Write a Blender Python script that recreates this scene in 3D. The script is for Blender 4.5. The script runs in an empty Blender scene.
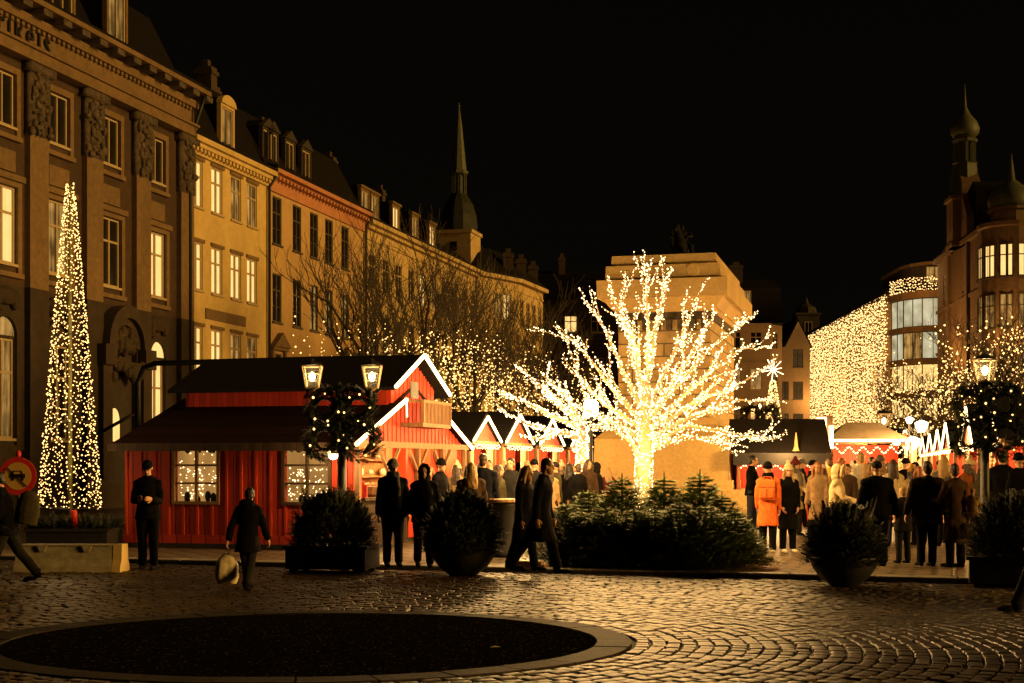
import bpy, math, random
from mathutils import Vector, Matrix, noise
random.seed(11)
R = math.radians
scn = bpy.context.scene
col = scn.collection
F, HZ, CZ = 1422.0, 464.0, 1.75          # focal length in pixels, horizon row, eye height

def at(x, D, z=0.0):
    """a pixel column at a depth -> ground position"""
    return ((x - 512) / F * D, D, z)
def zat(y, D):
    return CZ + (HZ - y) * D / F

# ------------------------------------------------------------------ materials
MATS = {}
def nt(name):
    m = bpy.data.materials.new(name); m.use_nodes = True
    n = m.node_tree.nodes; l = m.node_tree.links
    MATS[name] = m
    return m, n, l, n['Principled BSDF']

def pmat(name, c1, c2=None, scale=6.0, rough=0.7, bump=0.15, metal=0.0, detail=6, stretch=(1, 1, 1), spec=0.4, streak=0.0):
    m, n, l, b = nt(name)
    if c2 is None: c2 = tuple(c * 0.6 for c in c1)
    tc = n.new('ShaderNodeTexCoord'); mp = n.new('ShaderNodeMapping')
    mp.inputs['Scale'].default_value = stretch
    l.new(tc.outputs['Object'], mp.inputs['Vector'])
    nz = n.new('ShaderNodeTexNoise'); nz.inputs['Scale'].default_value = scale
    nz.inputs['Detail'].default_value = detail; nz.inputs['Roughness'].default_value = 0.65
    l.new(mp.outputs['Vector'], nz.inputs['Vector'])
    rp = n.new('ShaderNodeValToRGB')
    rp.color_ramp.elements[0].position = 0.33; rp.color_ramp.elements[1].position = 0.68
    rp.color_ramp.elements[0].color = (*c2, 1); rp.color_ramp.elements[1].color = (*c1, 1)
    l.new(nz.outputs['Fac'], rp.inputs['Fac'])
    out = rp.outputs['Color']
    if streak > 0:                       # big soft stains; on the setts, patches of painted light
        n2 = n.new('ShaderNodeTexNoise'); n2.inputs['Scale'].default_value = 0.35; n2.inputs['Detail'].default_value = 5
        mp2 = n.new('ShaderNodeMapping'); mp2.inputs['Scale'].default_value = (1.6, 1.6, 0.55) if name != 'sett_stone' else (2.2, 2.2, 1)
        l.new(tc.outputs['Object'], mp2.inputs['Vector']); l.new(mp2.outputs['Vector'], n2.inputs['Vector'])
        mr = n.new('ShaderNodeMapRange'); mr.inputs['From Min'].default_value = 0.3; mr.inputs['From Max'].default_value = 0.7
        mr.inputs['To Min'].default_value = 1 - streak; mr.inputs['To Max'].default_value = 1.0
        l.new(n2.outputs['Fac'], mr.inputs['Value'])
        mx = n.new('ShaderNodeVectorMath'); mx.operation = 'SCALE'
        l.new(out, mx.inputs[0]); l.new(mr.outputs['Result'], mx.inputs['Scale'])
        out = mx.outputs['Vector']
    l.new(out, b.inputs['Base Color'])
    b.inputs['Roughness'].default_value = rough; b.inputs['Metallic'].default_value = metal
    b.inputs['Specular IOR Level'].default_value = spec
    if bump:
        bp = n.new('ShaderNodeBump'); bp.inputs['Strength'].default_value = bump; bp.inputs['Distance'].default_value = 0.02
        l.new(nz.outputs['Fac'], bp.inputs['Height']); l.new(bp.outputs['Normal'], b.inputs['Normal'])
    return m

def emat(name, c, s, sample=True):
    m, n, l, b = nt(name)
    b.inputs['Base Color'].default_value = (0.6, 0.5, 0.35, 1)
    b.inputs['Emission Color'].default_value = (*c, 1); b.inputs['Emission Strength'].default_value = s
    if not sample: m.cycles.emission_sampling = 'NONE'
    return m

def windowlit(name, c_hi, c_lo, s, bands=9.0, thr=(0.25, 0.75)):
    """warm room behind curtains: vertical folds, brighter in the middle, each window different"""
    m, n, l, b = nt(name)
    tc = n.new('ShaderNodeTexCoord'); oi = n.new('ShaderNodeObjectInfo')
    ad = n.new('ShaderNodeVectorMath'); ad.operation = 'ADD'
    cb = n.new('ShaderNodeCombineXYZ')
    ml = n.new('ShaderNodeMath'); ml.operation = 'MULTIPLY'; ml.inputs[1].default_value = 37.0
    l.new(oi.outputs['Random'], ml.inputs[0]); l.new(ml.outputs[0], cb.inputs['X']); l.new(ml.outputs[0], cb.inputs['Z'])
    l.new(tc.outputs['Object'], ad.inputs[0]); l.new(cb.outputs[0], ad.inputs[1])
    mp = n.new('ShaderNodeMapping'); mp.inputs['Scale'].default_value = (bands, 1, 0.5)
    l.new(ad.outputs[0], mp.inputs['Vector'])
    nz = n.new('ShaderNodeTexNoise'); nz.inputs['Scale'].default_value = 1.0; nz.inputs['Detail'].default_value = 3
    l.new(mp.outputs['Vector'], nz.inputs['Vector'])
    n2 = n.new('ShaderNodeTexNoise'); n2.inputs['Scale'].default_value = 0.9
    l.new(ad.outputs[0], n2.inputs['Vector'])
    a2 = n.new('ShaderNodeMath'); a2.operation = 'ADD'
    l.new(nz.outputs['Fac'], a2.inputs[0]); l.new(n2.outputs['Fac'], a2.inputs[1])
    mr = n.new('ShaderNodeMapRange'); mr.inputs['From Min'].default_value = 2 * thr[0]; mr.inputs['From Max'].default_value = 2 * thr[1]
    l.new(a2.outputs[0], mr.inputs['Value'])
    rp = n.new('ShaderNodeValToRGB'); rp.color_ramp.elements[0].color = (*c_lo, 1); rp.color_ramp.elements[1].color = (*c_hi, 1)
    l.new(mr.outputs['Result'], rp.inputs['Fac'])
    b.inputs['Base Color'].default_value = (0.05, 0.04, 0.03, 1); b.inputs['Roughness'].default_value = 0.25
    l.new(rp.outputs['Color'], b.inputs['Emission Color']); b.inputs['Emission Strength'].default_value = s
    m.cycles.emission_sampling = 'NONE'
    return m

def planks(name, c1, c2, width=0.16, axis=0, rough=0.6):
    """painted boards: grain, tone per board; the gaps are real geometry or dark lines"""
    m, n, l, b = nt(name)
    tc = n.new('ShaderNodeTexCoord'); sp = n.new('ShaderNodeSeparateXYZ'); l.new(tc.outputs['Object'], sp.inputs[0])
    dv = n.new('ShaderNodeMath'); dv.operation = 'DIVIDE'; dv.inputs[1].default_value = width
    if axis == 3:
        s3 = n.new('ShaderNodeMath'); s3.operation = 'ADD'
        l.new(sp.outputs[0], s3.inputs[0]); l.new(sp.outputs[1], s3.inputs[1]); l.new(s3.outputs[0], dv.inputs[0])
    else:
        l.new(sp.outputs[axis], dv.inputs[0])
    fl = n.new('ShaderNodeMath'); fl.operation = 'FLOOR'; l.new(dv.outputs[0], fl.inputs[0])
    fr = n.new('ShaderNodeMath'); fr.operation = 'FRACT'; l.new(dv.outputs[0], fr.inputs[0])
    wn = n.new('ShaderNodeTexWhiteNoise'); wn.noise_dimensions = '1D'; l.new(fl.outputs[0], wn.inputs['W'])
    nz = n.new('ShaderNodeTexNoise'); nz.inputs['Scale'].default_value = 5; nz.inputs['Detail'].default_value = 8
    mp = n.new('ShaderNodeMapping'); mp.inputs['Scale'].default_value = (6, 6, 0.7) if axis != 2 else (0.7, 0.7, 6)
    l.new(tc.outputs['Object'], mp.inputs[0]); l.new(mp.outputs[0], nz.inputs['Vector'])
    mix = n.new('ShaderNodeMath'); mix.operation = 'ADD'
    l.new(wn.outputs['Value'], mix.inputs[0]); l.new(nz.outputs['Fac'], mix.inputs[1])
    mr = n.new('ShaderNodeMapRange'); mr.inputs['From Min'].default_value = 0.3; mr.inputs['From Max'].default_value = 1.6
    l.new(mix.outputs[0], mr.inputs['Value'])
    rp = n.new('ShaderNodeValToRGB'); rp.color_ramp.elements[0].color = (*c2, 1); rp.color_ramp.elements[1].color = (*c1, 1)
    l.new(mr.outputs['Result'], rp.inputs['Fac'])
    # groove
    pp = n.new('ShaderNodeMath'); pp.operation = 'PINGPONG'; pp.inputs[1].default_value = 0.5; l.new(fr.outputs[0], pp.inputs[0])
    gr = n.new('ShaderNodeMapRange'); gr.inputs['From Min'].default_value = 0.0; gr.inputs['From Max'].default_value = 0.07
    gr.inputs['To Min'].default_value = 0.15
    l.new(pp.outputs[0], gr.inputs['Value'])
    sc = n.new('ShaderNodeVectorMath'); sc.operation = 'SCALE'; l.new(rp.outputs['Color'], sc.inputs[0]); l.new(gr.outputs['Result'], sc.inputs['Scale'])
    l.new(sc.outputs[0], b.inputs['Base Color']); b.inputs['Roughness'].default_value = rough; b.inputs['Specular IOR Level'].default_value = 0.05 if name == 'roof_boards' else 0.25
    bp = n.new('ShaderNodeBump'); bp.inputs['Strength'].default_value = 0.5; bp.inputs['Distance'].default_value = 0.01
    l.new(gr.outputs['Result'], bp.inputs['Height']); l.new(bp.outputs['Normal'], b.inputs['Normal'])
    return m

def bricks(name, c1, c2, cm, scale=1.0, bw=0.5, rh=0.25, mortar=0.02, rough=0.7, plane='XZ', spec=0.3):
    m, n, l, b = nt(name)
    tc = n.new('ShaderNodeTexCoord'); mp = n.new('ShaderNodeMapping')
    if plane == 'XZ': mp.inputs['Rotation'].default_value = (R(-90), 0, 0)
    l.new(tc.outputs['Object'], mp.inputs[0])
    br = n.new('ShaderNodeTexBrick'); br.inputs['Scale'].default_value = scale
    br.inputs['Color1'].default_value = (*c1, 1); br.inputs['Color2'].default_value = (*c2, 1); br.inputs['Mortar'].default_value = (*cm, 1)
    br.inputs['Brick Width'].default_value = bw; br.inputs['Row Height'].default_value = rh; br.inputs['Mortar Size'].default_value = mortar
    l.new(mp.outputs[0], br.inputs['Vector'])
    nz = n.new('ShaderNodeTexNoise'); nz.inputs['Scale'].default_value = 3; nz.inputs['Detail'].default_value = 8
    l.new(tc.outputs['Object'], nz.inputs['Vector'])
    mr = n.new('ShaderNodeMapRange'); mr.inputs['From Min'].default_value = 0.3; mr.inputs['From Max'].default_value = 0.7; mr.inputs['To Min'].default_value = 0.55; mr.inputs['To Max'].default_value = 1.1
    l.new(nz.outputs['Fac'], mr.inputs['Value'])
    sc = n.new('ShaderNodeVectorMath'); sc.operation = 'SCALE'; l.new(br.outputs['Color'], sc.inputs[0]); l.new(mr.outputs['Result'], sc.inputs['Scale'])
    l.new(sc.outputs[0], b.inputs['Base Color']); b.inputs['Roughness'].default_value = rough; b.inputs['Specular IOR Level'].default_value = spec
    iv = n.new('ShaderNodeMath'); iv.operation = 'SUBTRACT'; iv.inputs[0].default_value = 1.0; l.new(br.outputs['Fac'], iv.inputs[1])
    bp = n.new('ShaderNodeBump'); bp.inputs['Strength'].default_value = 0.6; bp.inputs['Distance'].default_value = 0.015
    l.new(iv.outputs[0], bp.inputs['Height']); l.new(bp.outputs['Normal'], b.inputs['Normal'])
    return m

M = MATS
pmat('sett_stone', (0.085, 0.052, 0.022), (0.03, 0.019, 0.009), 9, 0.46, 0.7, spec=0.3, streak=0.62)  # broad patches in the colour stand in for uneven light
pmat('road_bed', (0.02, 0.018, 0.015), (0.008, 0.008, 0.007), 30, 0.8, 0.4)
pmat('ring_stone', (0.048, 0.037, 0.022), (0.02, 0.016, 0.01), 14, 0.7, 0.3, spec=0.08, streak=.5)
bricks('paving', (0.28, 0.2, 0.1), (0.18, 0.13, 0.07), (0.006, 0.004, 0.002), 1.0, 0.6, 0.28, 0.05, 0.5, 'XY', 0.4)
pmat('kerb_granite', (0.3, 0.26, 0.2), (0.18, 0.16, 0.12), 25, 0.6, 0.3)
pmat('concrete', (0.36, 0.32, 0.24), (0.2, 0.18, 0.13), 7, 0.8, 0.3)
pmat('stucco_brown', (0.07, 0.038, 0.016), (0.038, 0.021, 0.009), 3, 0.85, 0.2, streak=0.45)
pmat('stone_shaded', (0.05, 0.031, 0.014), (0.024, 0.015, 0.007), 3, .85, .4, streak=.5)  # ground-floor stone, darkened in colour for light falling off towards the street
pmat('stone_brown', (0.2, 0.125, 0.05), (0.125, 0.078, 0.032), 4, 0.8, 0.2, streak=0.3)
pmat('carved_stone', (0.11, 0.08, 0.05), (0.03, 0.022, 0.014), 5, 0.85, 0.8)
pmat('stucco_yellow', (0.62, 0.45, 0.17), (0.5, 0.36, 0.13), 2.5, 0.85, 0.12, streak=0.28)
pmat('stucco_ochre', (0.5, 0.33, 0.14), (0.4, 0.26, 0.105), 2.5, 0.85, 0.12, streak=0.3)
pmat('stucco_salmon', (0.5, 0.22, 0.1), (0.4, 0.17, 0.08), 3, 0.8, 0.12, streak=0.25)
pmat('stucco_sand', (0.56, 0.41, 0.17), (0.46, 0.33, 0.13), 2.5, 0.85, 0.12, streak=0.3)
pmat('stucco_beige', (0.4, 0.31, 0.18), (0.33, 0.25, 0.14), 2.5, 0.85, 0.12, streak=0.25)
pmat('roof_slate', (0.01, 0.008, 0.006), (0.005, 0.004, 0.003), 6, 0.8, 0.3, spec=0.1)
pmat('roof_tar', (0.016, 0.013, 0.011), (0.008, 0.007, 0.006), 12, 0.95, 0.3, spec=0.1)
planks('roof_boards', (0.022, 0.0095, 0.006), (0.011, 0.005, 0.0035), 0.22, 2, 0.85)
pmat('dark_wall', (0.035, 0.027, 0.018), (0.018, 0.014, 0.01), 3, 0.85, 0.2)
pmat('chimney_brick', (0.06, 0.038, 0.018), (0.03, 0.02, 0.01), 5, .85, .3)
pmat('copper_dark', (0.03, 0.034, 0.02), (0.014, 0.017, 0.01), 4, .6, .2, spec=.2)
pmat('copper', (0.09, 0.1, 0.055), (0.05, 0.056, 0.032), 4, 0.6, 0.2)
pmat('red_brick_dark', (0.2, 0.13, 0.06), (0.13, 0.08, 0.04), 3, 0.85, 0.3, streak=0.3)
pmat('granite_warm', (0.6, 0.415, 0.15), (0.44, 0.3, 0.105), 14, 0.75, 0.3, streak=0.3)
bricks('granite_courses', (0.55, 0.39, 0.165), (0.42, 0.29, 0.12), (0.16, 0.11, 0.055), 1.0, 0.9, 0.36, 0.02, 0.75, 'XZ')
pmat('bronze', (0.008, 0.009, 0.006), (0.004, 0.004, 0.003), 5, 0.7, 0.2, spec=0.1)
pmat('black_iron', (0.012, 0.011, 0.01), (0.006, 0.006, 0.005), 12, 0.5, 0.15)
pmat('sash_paint', (0.42, 0.33, 0.19), (0.32, 0.25, 0.14), 8, 0.6, 0.1)
pmat('sash_dark', (0.06, 0.05, 0.035), (0.04, 0.034, 0.025), 8, 0.6, 0.1)
planks('red_boards', (0.56, 0.055, 0.016), (0.34, 0.028, 0.009), 0.31, 3)
planks('red_narrow', (0.52, 0.042, 0.012), (0.32, 0.022, 0.007), 0.13, 3)
planks('wood_boards', (0.42, 0.25, 0.11), (0.25, 0.14, 0.055), 0.14, 3)
planks('dark_boards', (0.075, 0.045, 0.024), (0.035, 0.022, 0.012), 0.14, 3)
pmat('wood_post', (0.28, 0.155, 0.065), (0.16, 0.085, 0.035), 8, 0.7, 0.2, stretch=(3, 3, .4))
pmat('canvas_white', (0.75, 0.66, 0.5), (0.6, 0.52, 0.38), 4, 0.85, 0.2)
pmat('canvas_tan', (0.22, 0.17, 0.1), (0.15, 0.115, 0.07), 4, 0.85, 0.2)
pmat('bark_lit', (0.32, 0.23, 0.12), (0.18, 0.125, 0.065), 9, 0.9, 0.4)  # lighter copy of the bark, the bulbs' glow put into its colour
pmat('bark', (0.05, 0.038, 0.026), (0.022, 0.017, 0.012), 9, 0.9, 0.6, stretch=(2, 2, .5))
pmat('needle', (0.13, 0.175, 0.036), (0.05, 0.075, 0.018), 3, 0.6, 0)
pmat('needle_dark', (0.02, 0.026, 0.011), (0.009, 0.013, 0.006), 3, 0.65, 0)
pmat('planter_black', (0.014, 0.013, 0.012), (0.008, 0.008, 0.007), 10, 0.6, 0.2)
pmat('soil', (0.02, 0.014, 0.009), None, 20, 0.95, 0.5)
pmat('sign_red', (0.6, 0.03, 0.02), (0.5, 0.025, 0.016), 3, 0.45, 0)
pmat('sign_yellow', (0.62, 0.38, 0.1), (0.55, 0.33, 0.08), 3, 0.45, 0)
pmat('sign_black', (0.01, 0.01, 0.01), None, 3, 0.5, 0)
pmat('pole_green', (0.16, 0.15, 0.05), (0.1, 0.095, 0.03), 6, 0.5, 0.1)
pmat('rubber', (0.01, 0.01, 0.01), None, 9, 0.6, 0.1)
pmat('ribbon_red', (0.4, 0.03, 0.015), None, 9, 0.6, 0.1)
pmat('plastic_bag', (0.8, 0.7, 0.48), (0.62, 0.52, 0.33), 14, 0.4, 0.6)
emat('bulb_warm', (1.0, 0.58, 0.18), 3.4, False)
emat('bulb_white', (1.0, 0.7, 0.33), 6.0, False)
emat('bulb_amber', (1.0, 0.45, 0.09), 1.7, False)
emat('bulb_curtain', (1.0, 0.6, 0.22), 2.6, False)
emat('led_tube', (1.0, 0.7, 0.3), 7.0)
emat('lamp_flame', (1.0, 0.72, 0.32), 14.0)
emat('lamp_white', (1.0, 0.84, 0.55), 5.0)
windowlit('room_bright', (1.0, 0.66, 0.24), (0.72, 0.38, 0.09), 1.45)
windowlit('room_dim', (0.8, 0.44, 0.11), (0.06, 0.035, 0.01), 0.8, 5.0, (0.42, 0.66))
windowlit('room_cool', (0.85, 0.78, 0.5), (0.25, 0.22, 0.11), 0.85, 0.5, (0.3, 0.66))
windowlit('room_hut', (0.8, 0.4, 0.1), (0.12, 0.045, 0.01), 0.7, 2.2, (0.3, 0.66))
def glassy(name, c, rough):
    m, n, l, b = nt(name)
    nz = n.new('ShaderNodeTexNoise'); nz.inputs['Scale'].default_value = 1.5
    tc = n.new('ShaderNodeTexCoord'); l.new(tc.outputs['Object'], nz.inputs['Vector'])
    rp = n.new('ShaderNodeValToRGB'); rp.color_ramp.elements[0].color = (*[k * .4 for k in c], 1); rp.color_ramp.elements[1].color = (*c, 1)
    l.new(nz.outputs['Fac'], rp.inputs['Fac']); l.new(rp.outputs['Color'], b.inputs['Base Color'])
    b.inputs['Roughness'].default_value = rough; b.inputs['Specular IOR Level'].default_value = 0.6
glassy('dark_glass', (0.02, 0.017, 0.012), 0.12)
glassy('lantern_glass', (0.3, 0.24, 0.12), 0.2)
def asphalt():
    m, n, l, b = nt('asphalt')
    tc = n.new('ShaderNodeTexCoord')
    v = n.new('ShaderNodeTexVoronoi'); v.inputs['Scale'].default_value = 55
    l.new(tc.outputs['Object'], v.inputs['Vector'])
    wn = n.new('ShaderNodeSeparateColor'); l.new(v.outputs['Color'], wn.inputs[0])
    rp = n.new('ShaderNodeValToRGB'); rp.color_ramp.interpolation = 'CONSTANT'
    rp.color_ramp.elements[0].color = (0.006, 0.005, 0.004, 1); rp.color_ramp.elements[1].position = 0.975; rp.color_ramp.elements[1].color = (0.1, 0.08, 0.05, 1)
    e = rp.color_ramp.elements.new(0.55); e.color = (0.011, 0.009, 0.007, 1)
    l.new(wn.outputs[0], rp.inputs['Fac']); l.new(rp.outputs['Color'], b.inputs['Base Color'])
    b.inputs['Roughness'].default_value = 0.85; b.inputs['Specular IOR Level'].default_value = 0.0
    bp = n.new('ShaderNodeBump'); bp.inputs['Strength'].default_value = 0.6; bp.inputs['Distance'].default_value = 0.006
    l.new(v.outputs['Distance'], bp.inputs['Height']); l.new(bp.outputs['Normal'], b.inputs['Normal'])
asphalt()
CLOTH = {}
def cloth(key, c):
    if key not in CLOTH:
        CLOTH[key] = pmat('cloth_' + key, c, tuple(k * .62 for k in c), 14, 0.92, 0.35, spec=0.06)
    return CLOTH[key]
for k, c in dict(black=(.0045, .004, .004), charcoal=(.018, .017, .016), navy=(.01, .011, .016), brown=(.06, .035, .02),
                 olive=(.06, .052, .026), orange=(.85, .17, .035), cream=(.62, .48, .27), grey=(.14, .12, .1), tan=(.34, .22, .11),
                 white=(.7, .62, .48), rust=(.32, .1, .035), denim=(.035, .04, .055), green=(.03, .045, .025), wine=(.12, .02, .018),
                 puffer=(.03, .022, .014), mustard=(.4, .24, .05), pink=(.5, .24, .15)).items(): cloth(k, c)
pmat('skin', (.48, .26, .15), (.42, .22, .12), 8, 0.55, 0.05)
pmat('hair_black', (.012, .01, .008), (.006, .005, .004), 30, 0.5, 0.3)
pmat('hair_brown', (.05, .026, .012), (.026, .014, .007), 30, 0.5, 0.3)
pmat('hair_blond', (.38, .24, .09), (.24, .14, .05), 30, 0.5, 0.3)
pmat('hair_red', (.32, .11, .03), (.2, .065, .018), 30, 0.5, 0.3)
pmat('eye', (.02, .014, .01), None, 3, 0.2, 0)

# ------------------------------------------------------------------ mesh builder
class MB:
    def __init__(s): s.v = []; s.f = []
    def add(s, vs, fs):
        o = len(s.v); s.v += [tuple(p) for p in vs]; s.f += [tuple(i + o for i in f) for f in fs]
    def box(s, x0, y0, z0, x1, y1, z1):
        s.add([(x0, y0, z0), (x1, y0, z0), (x1, y1, z0), (x0, y1, z0), (x0, y0, z1), (x1, y0, z1), (x1, y1, z1), (x0, y1, z1)],
              [(0, 3, 2, 1), (4, 5, 6, 7), (0, 1, 5, 4), (1, 2, 6, 5), (2, 3, 7, 6), (3, 0, 4, 7)])
    def bar(s, p, q, w, h=None, up=(0, 0, 1)):
        h = h or w; p = Vector(p); q = Vector(q); d = (q - p).normalized(); u = Vector(up)
        if abs(d.dot(u)) > .98: u = Vector((0, 1, 0))
        a = d.cross(u).normalized() * w / 2; b = a.cross(d).normalized() * h / 2
        vs = [p - a - b, p + a - b, p + a + b, p - a + b, q - a - b, q + a - b, q + a + b, q - a + b]
        s.add(vs, [(0, 3, 2, 1), (4, 5, 6, 7), (0, 1, 5, 4), (1, 2, 6, 5), (2, 3, 7, 6), (3, 0, 4, 7)])
    def tube(s, pts, rad, n=8, cap=True):
        pts = [Vector(p) for p in pts]; k = len(pts)
        if not hasattr(rad, '__len__'): rad = [rad] * k
        o = len(s.v); ref = None
        for i, p in enumerate(pts):
            d = (pts[min(i + 1, k - 1)] - pts[max(i - 1, 0)])
            d = d.normalized() if d.length > 1e-9 else Vector((0, 0, 1))
            if ref is None: ref = Vector((1, 0, 0)) if abs(d.x) < .9 else Vector((0, 1, 0))
            a = (ref - d * ref.dot(d)).normalized(); ref = a; b = d.cross(a)
            for j in range(n):
                t = 2 * math.pi * j / n
                s.v.append(tuple(p + (a * math.cos(t) + b * math.sin(t)) * rad[i]))
        for i in range(k - 1):
            for j in range(n):
                s.f.append((o + i * n + j, o + i * n + (j + 1) % n, o + (i + 1) * n + (j + 1) % n, o + (i + 1) * n + j))
        if cap:
            s.f.append(tuple(o + j for j in reversed(range(n)))); s.f.append(tuple(o + (k - 1) * n + j for j in range(n)))
    def ell(s, c, r, seg=12, rings=8, rot=None):
        if not hasattr(r, '__len__'): r = (r, r, r)
        o = len(s.v); c = Vector(c)
        def P(v):
            v = Vector(v)
            return tuple(c + (rot @ v if rot else v))
        s.v.append(P((0, 0, -r[2])))
        for i in range(1, rings):
            ph = -math.pi / 2 + math.pi * i / rings
            for j in range(seg):
                t = 2 * math.pi * j / seg
                s.v.append(P((r[0] * math.cos(ph) * math.cos(t), r[1] * math.cos(ph) * math.sin(t), r[2] * math.sin(ph))))
        s.v.append(P((0, 0, r[2]))); top = len(s.v) - 1
        for j in range(seg):
            s.f.append((o, o + 1 + (j + 1) % seg, o + 1 + j))
            for i in range(rings - 2):
                a = o + 1 + i * seg
                s.f.append((a + j, a + (j + 1) % seg, a + seg + (j + 1) % seg, a + seg + j))
            a = o + 1 + (rings - 2) * seg
            s.f.append((a + j, a + (j + 1) % seg, top))
    def octa(s, c, r):
        x, y, z = c; o = len(s.v)
        s.v += [(x - r, y, z), (x + r, y, z), (x, y - r, z), (x, y + r, z), (x, y, z - r), (x, y, z + r)]
        for a, b, c_ in ((1, 3, 5), (3, 0, 5), (0, 2, 5), (2, 1, 5), (3, 1, 4), (0, 3, 4), (2, 0, 4), (1, 2, 4)):
            s.f.append((o + a, o + b, o + c_))
    def lathe(s, prof, n=20, c=(0, 0, 0)):
        o = len(s.v); k = len(prof)
        for r, z in prof:
            for j in range(n):
                t = 2 * math.pi * j / n
                s.v.append((c[0] + r * math.cos(t), c[1] + r * math.sin(t), c[2] + z))
        for i in range(k - 1):
            for j in range(n):
                s.f.append((o + i * n + j, o + i * n + (j + 1) % n, o + (i + 1) * n + (j + 1) % n, o + (i + 1) * n + j))
        s.f.append(tuple(o + j for j in reversed(range(n)))); s.f.append(tuple(o + (k - 1) * n + j for j in range(n)))
    def loft(s, rings, n=16):
        """rings: (cx, cy, z, rx, ry) closed solid"""
        o = len(s.v); k = len(rings)
        for cx, cy, z, rx, ry in rings:
            for j in range(n):
                t = 2 * math.pi * j / n
                s.v.append((cx + rx * math.cos(t), cy + ry * math.sin(t), z))
        for i in range(k - 1):
            for j in range(n):
                s.f.append((o + i * n + j, o + i * n + (j + 1) % n, o + (i + 1) * n + (j + 1) % n, o + (i + 1) * n + j))
        s.f.append(tuple(o + j for j in reversed(range(n)))); s.f.append(tuple(o + (k - 1) * n + j for j in range(n)))
    def prism(s, poly, fn, d0, d1):
        """poly 2-D outline, fn(a, b, d) -> 3-D"""
        k = len(poly); vs = [fn(a, b, d0) for a, b in poly] + [fn(a, b, d1) for a, b in poly]
        fs = [tuple(range(k))[::-1], tuple(range(k, 2 * k))] + [(i, (i + 1) % k, k + (i + 1) % k, k + i) for i in range(k)]
        s.add(vs, fs)
    def mesh(s, name):
        me = bpy.data.meshes.new(name); me.from_pydata(s.v, [], s.f); me.update()
        return me
    def build(s, name, mat, parent=None, smooth=False, loc=None):
        me = s.mesh(name); me.materials.append(M[mat] if isinstance(mat, str) else mat)
        if smooth: me.polygons.foreach_set('use_smooth', [True] * len(me.polygons))
        return put(name, me, parent, loc)

def fixn(me):
    import bmesh
    bm = bmesh.new(); bm.from_mesh(me); bmesh.ops.recalc_face_normals(bm, faces=bm.faces); bm.to_mesh(me); bm.free()
def put(name, me, parent=None, loc=None, rz=None):
    o = bpy.data.objects.new(name, me); col.objects.link(o)
    if parent: o.parent = parent
    if loc is not None: o.location = loc
    if rz is not None: o.rotation_euler = (0, 0, rz)
    return o
def tag(o, label=None, cat=None, group=None, kind=None):
    if label: o['label'] = label
    if cat: o['category'] = cat
    if group: o['group'] = group
    if kind: o['kind'] = kind
    return o
def thing(name, label, cat, loc=(0, 0, 0), rz=0.0, group=None):
    o = bpy.data.objects.new(name, None); col.objects.link(o); o.empty_display_size = 0.2
    o.location = loc; o.rotation_euler = (0, 0, rz)
    return tag(o, label, cat, group)
def kids(o): return [c for c in bpy.data.objects if c.parent == o]
def copy_tree(o, parent=None):
    c = o.copy(); col.objects.link(c); c.parent = parent
    for ch in o.children: copy_tree(ch, c)
    return c
LIGHTS = []
def lamp(loc, watts, colr=(1, .6, .24), rad=0.12, name='point_light'):
    d = bpy.data.lights.new(name, 'POINT'); d.energy = watts; d.color = colr; d.shadow_soft_size = rad
    o = bpy.data.objects.new(name, d); col.objects.link(o); o.location = loc
    return o

AX = Vector((0.257, 0.966, 0)); PX = Vector((0.966, -0.257, 0))      # the square's own axes: away, and to the right
RZL, RZH = math.atan2(AX.y, AX.x), math.atan2(PX.y, PX.x)            # left rows face right; huts face the camera
# ------------------------------------------------------------------ ground
KP, KD = Vector((-4.67, 24.4, 0)), Vector((0.9517, -0.307, 0))         # kerb line: point and direction (to the right)
KN = Vector((0.307, 0.9517, 0))                                        # towards the market
RC = Vector((-2.04, 13.9, 0)); RY = 0.86                               # round island in the road
def kerb_d(x, y): return (x - KP.x) * KN.x + (y - KP.y) * KN.y
mb = MB(); mb.add([(-900, -60, 0), (900, -60, 0), (900, 1800, 0), (-900, 1800, 0)], [(0, 1, 2, 3)])
tag(mb.build('road', 'road_bed'), kind='structure')
# setts laid in rings round the island, each stone bevelled and a little uneven
mb = MB(); rnd = random.Random(3)
def sett(mb, cx, cy, ang, L, W, sy):
    ca, sa = math.cos(ang), math.sin(ang)
    h = rnd.uniform(0.019, 0.032); tx, ty = rnd.uniform(-.025, .025), rnd.uniform(-.025, .025)
    a, b = L / 2 * rnd.uniform(.8, .95), W / 2 * rnd.uniform(.76, .9)
    corners = [(-a, -b), (0, -b * 1.04), (a, -b), (a * 1.03, 0), (a, b), (0, b * 1.04), (-a, b), (-a * 1.03, 0)]
    vs = []
    for k, (s_, z) in enumerate(((1, -.02), (1, h * .6), (.92, h), (.5, h + .004))):
        for x, y in corners:
            x *= s_ * rnd.uniform(.97, 1.03) if k else 1; y *= s_
            zz = z + (x * tx + y * ty if k else 0)
            vs.append((cx + x * ca - y * sa, cy + (x * sa + y * ca), zz))
    fs = [(k * 8 + j, k * 8 + (j + 1) % 8, k * 8 + 8 + (j + 1) % 8, k * 8 + 8 + j) for k in range(3) for j in range(8)]
    fs.append(tuple(24 + j for j in range(8)))
    mb.add(vs, fs)
r = 3.24
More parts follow.
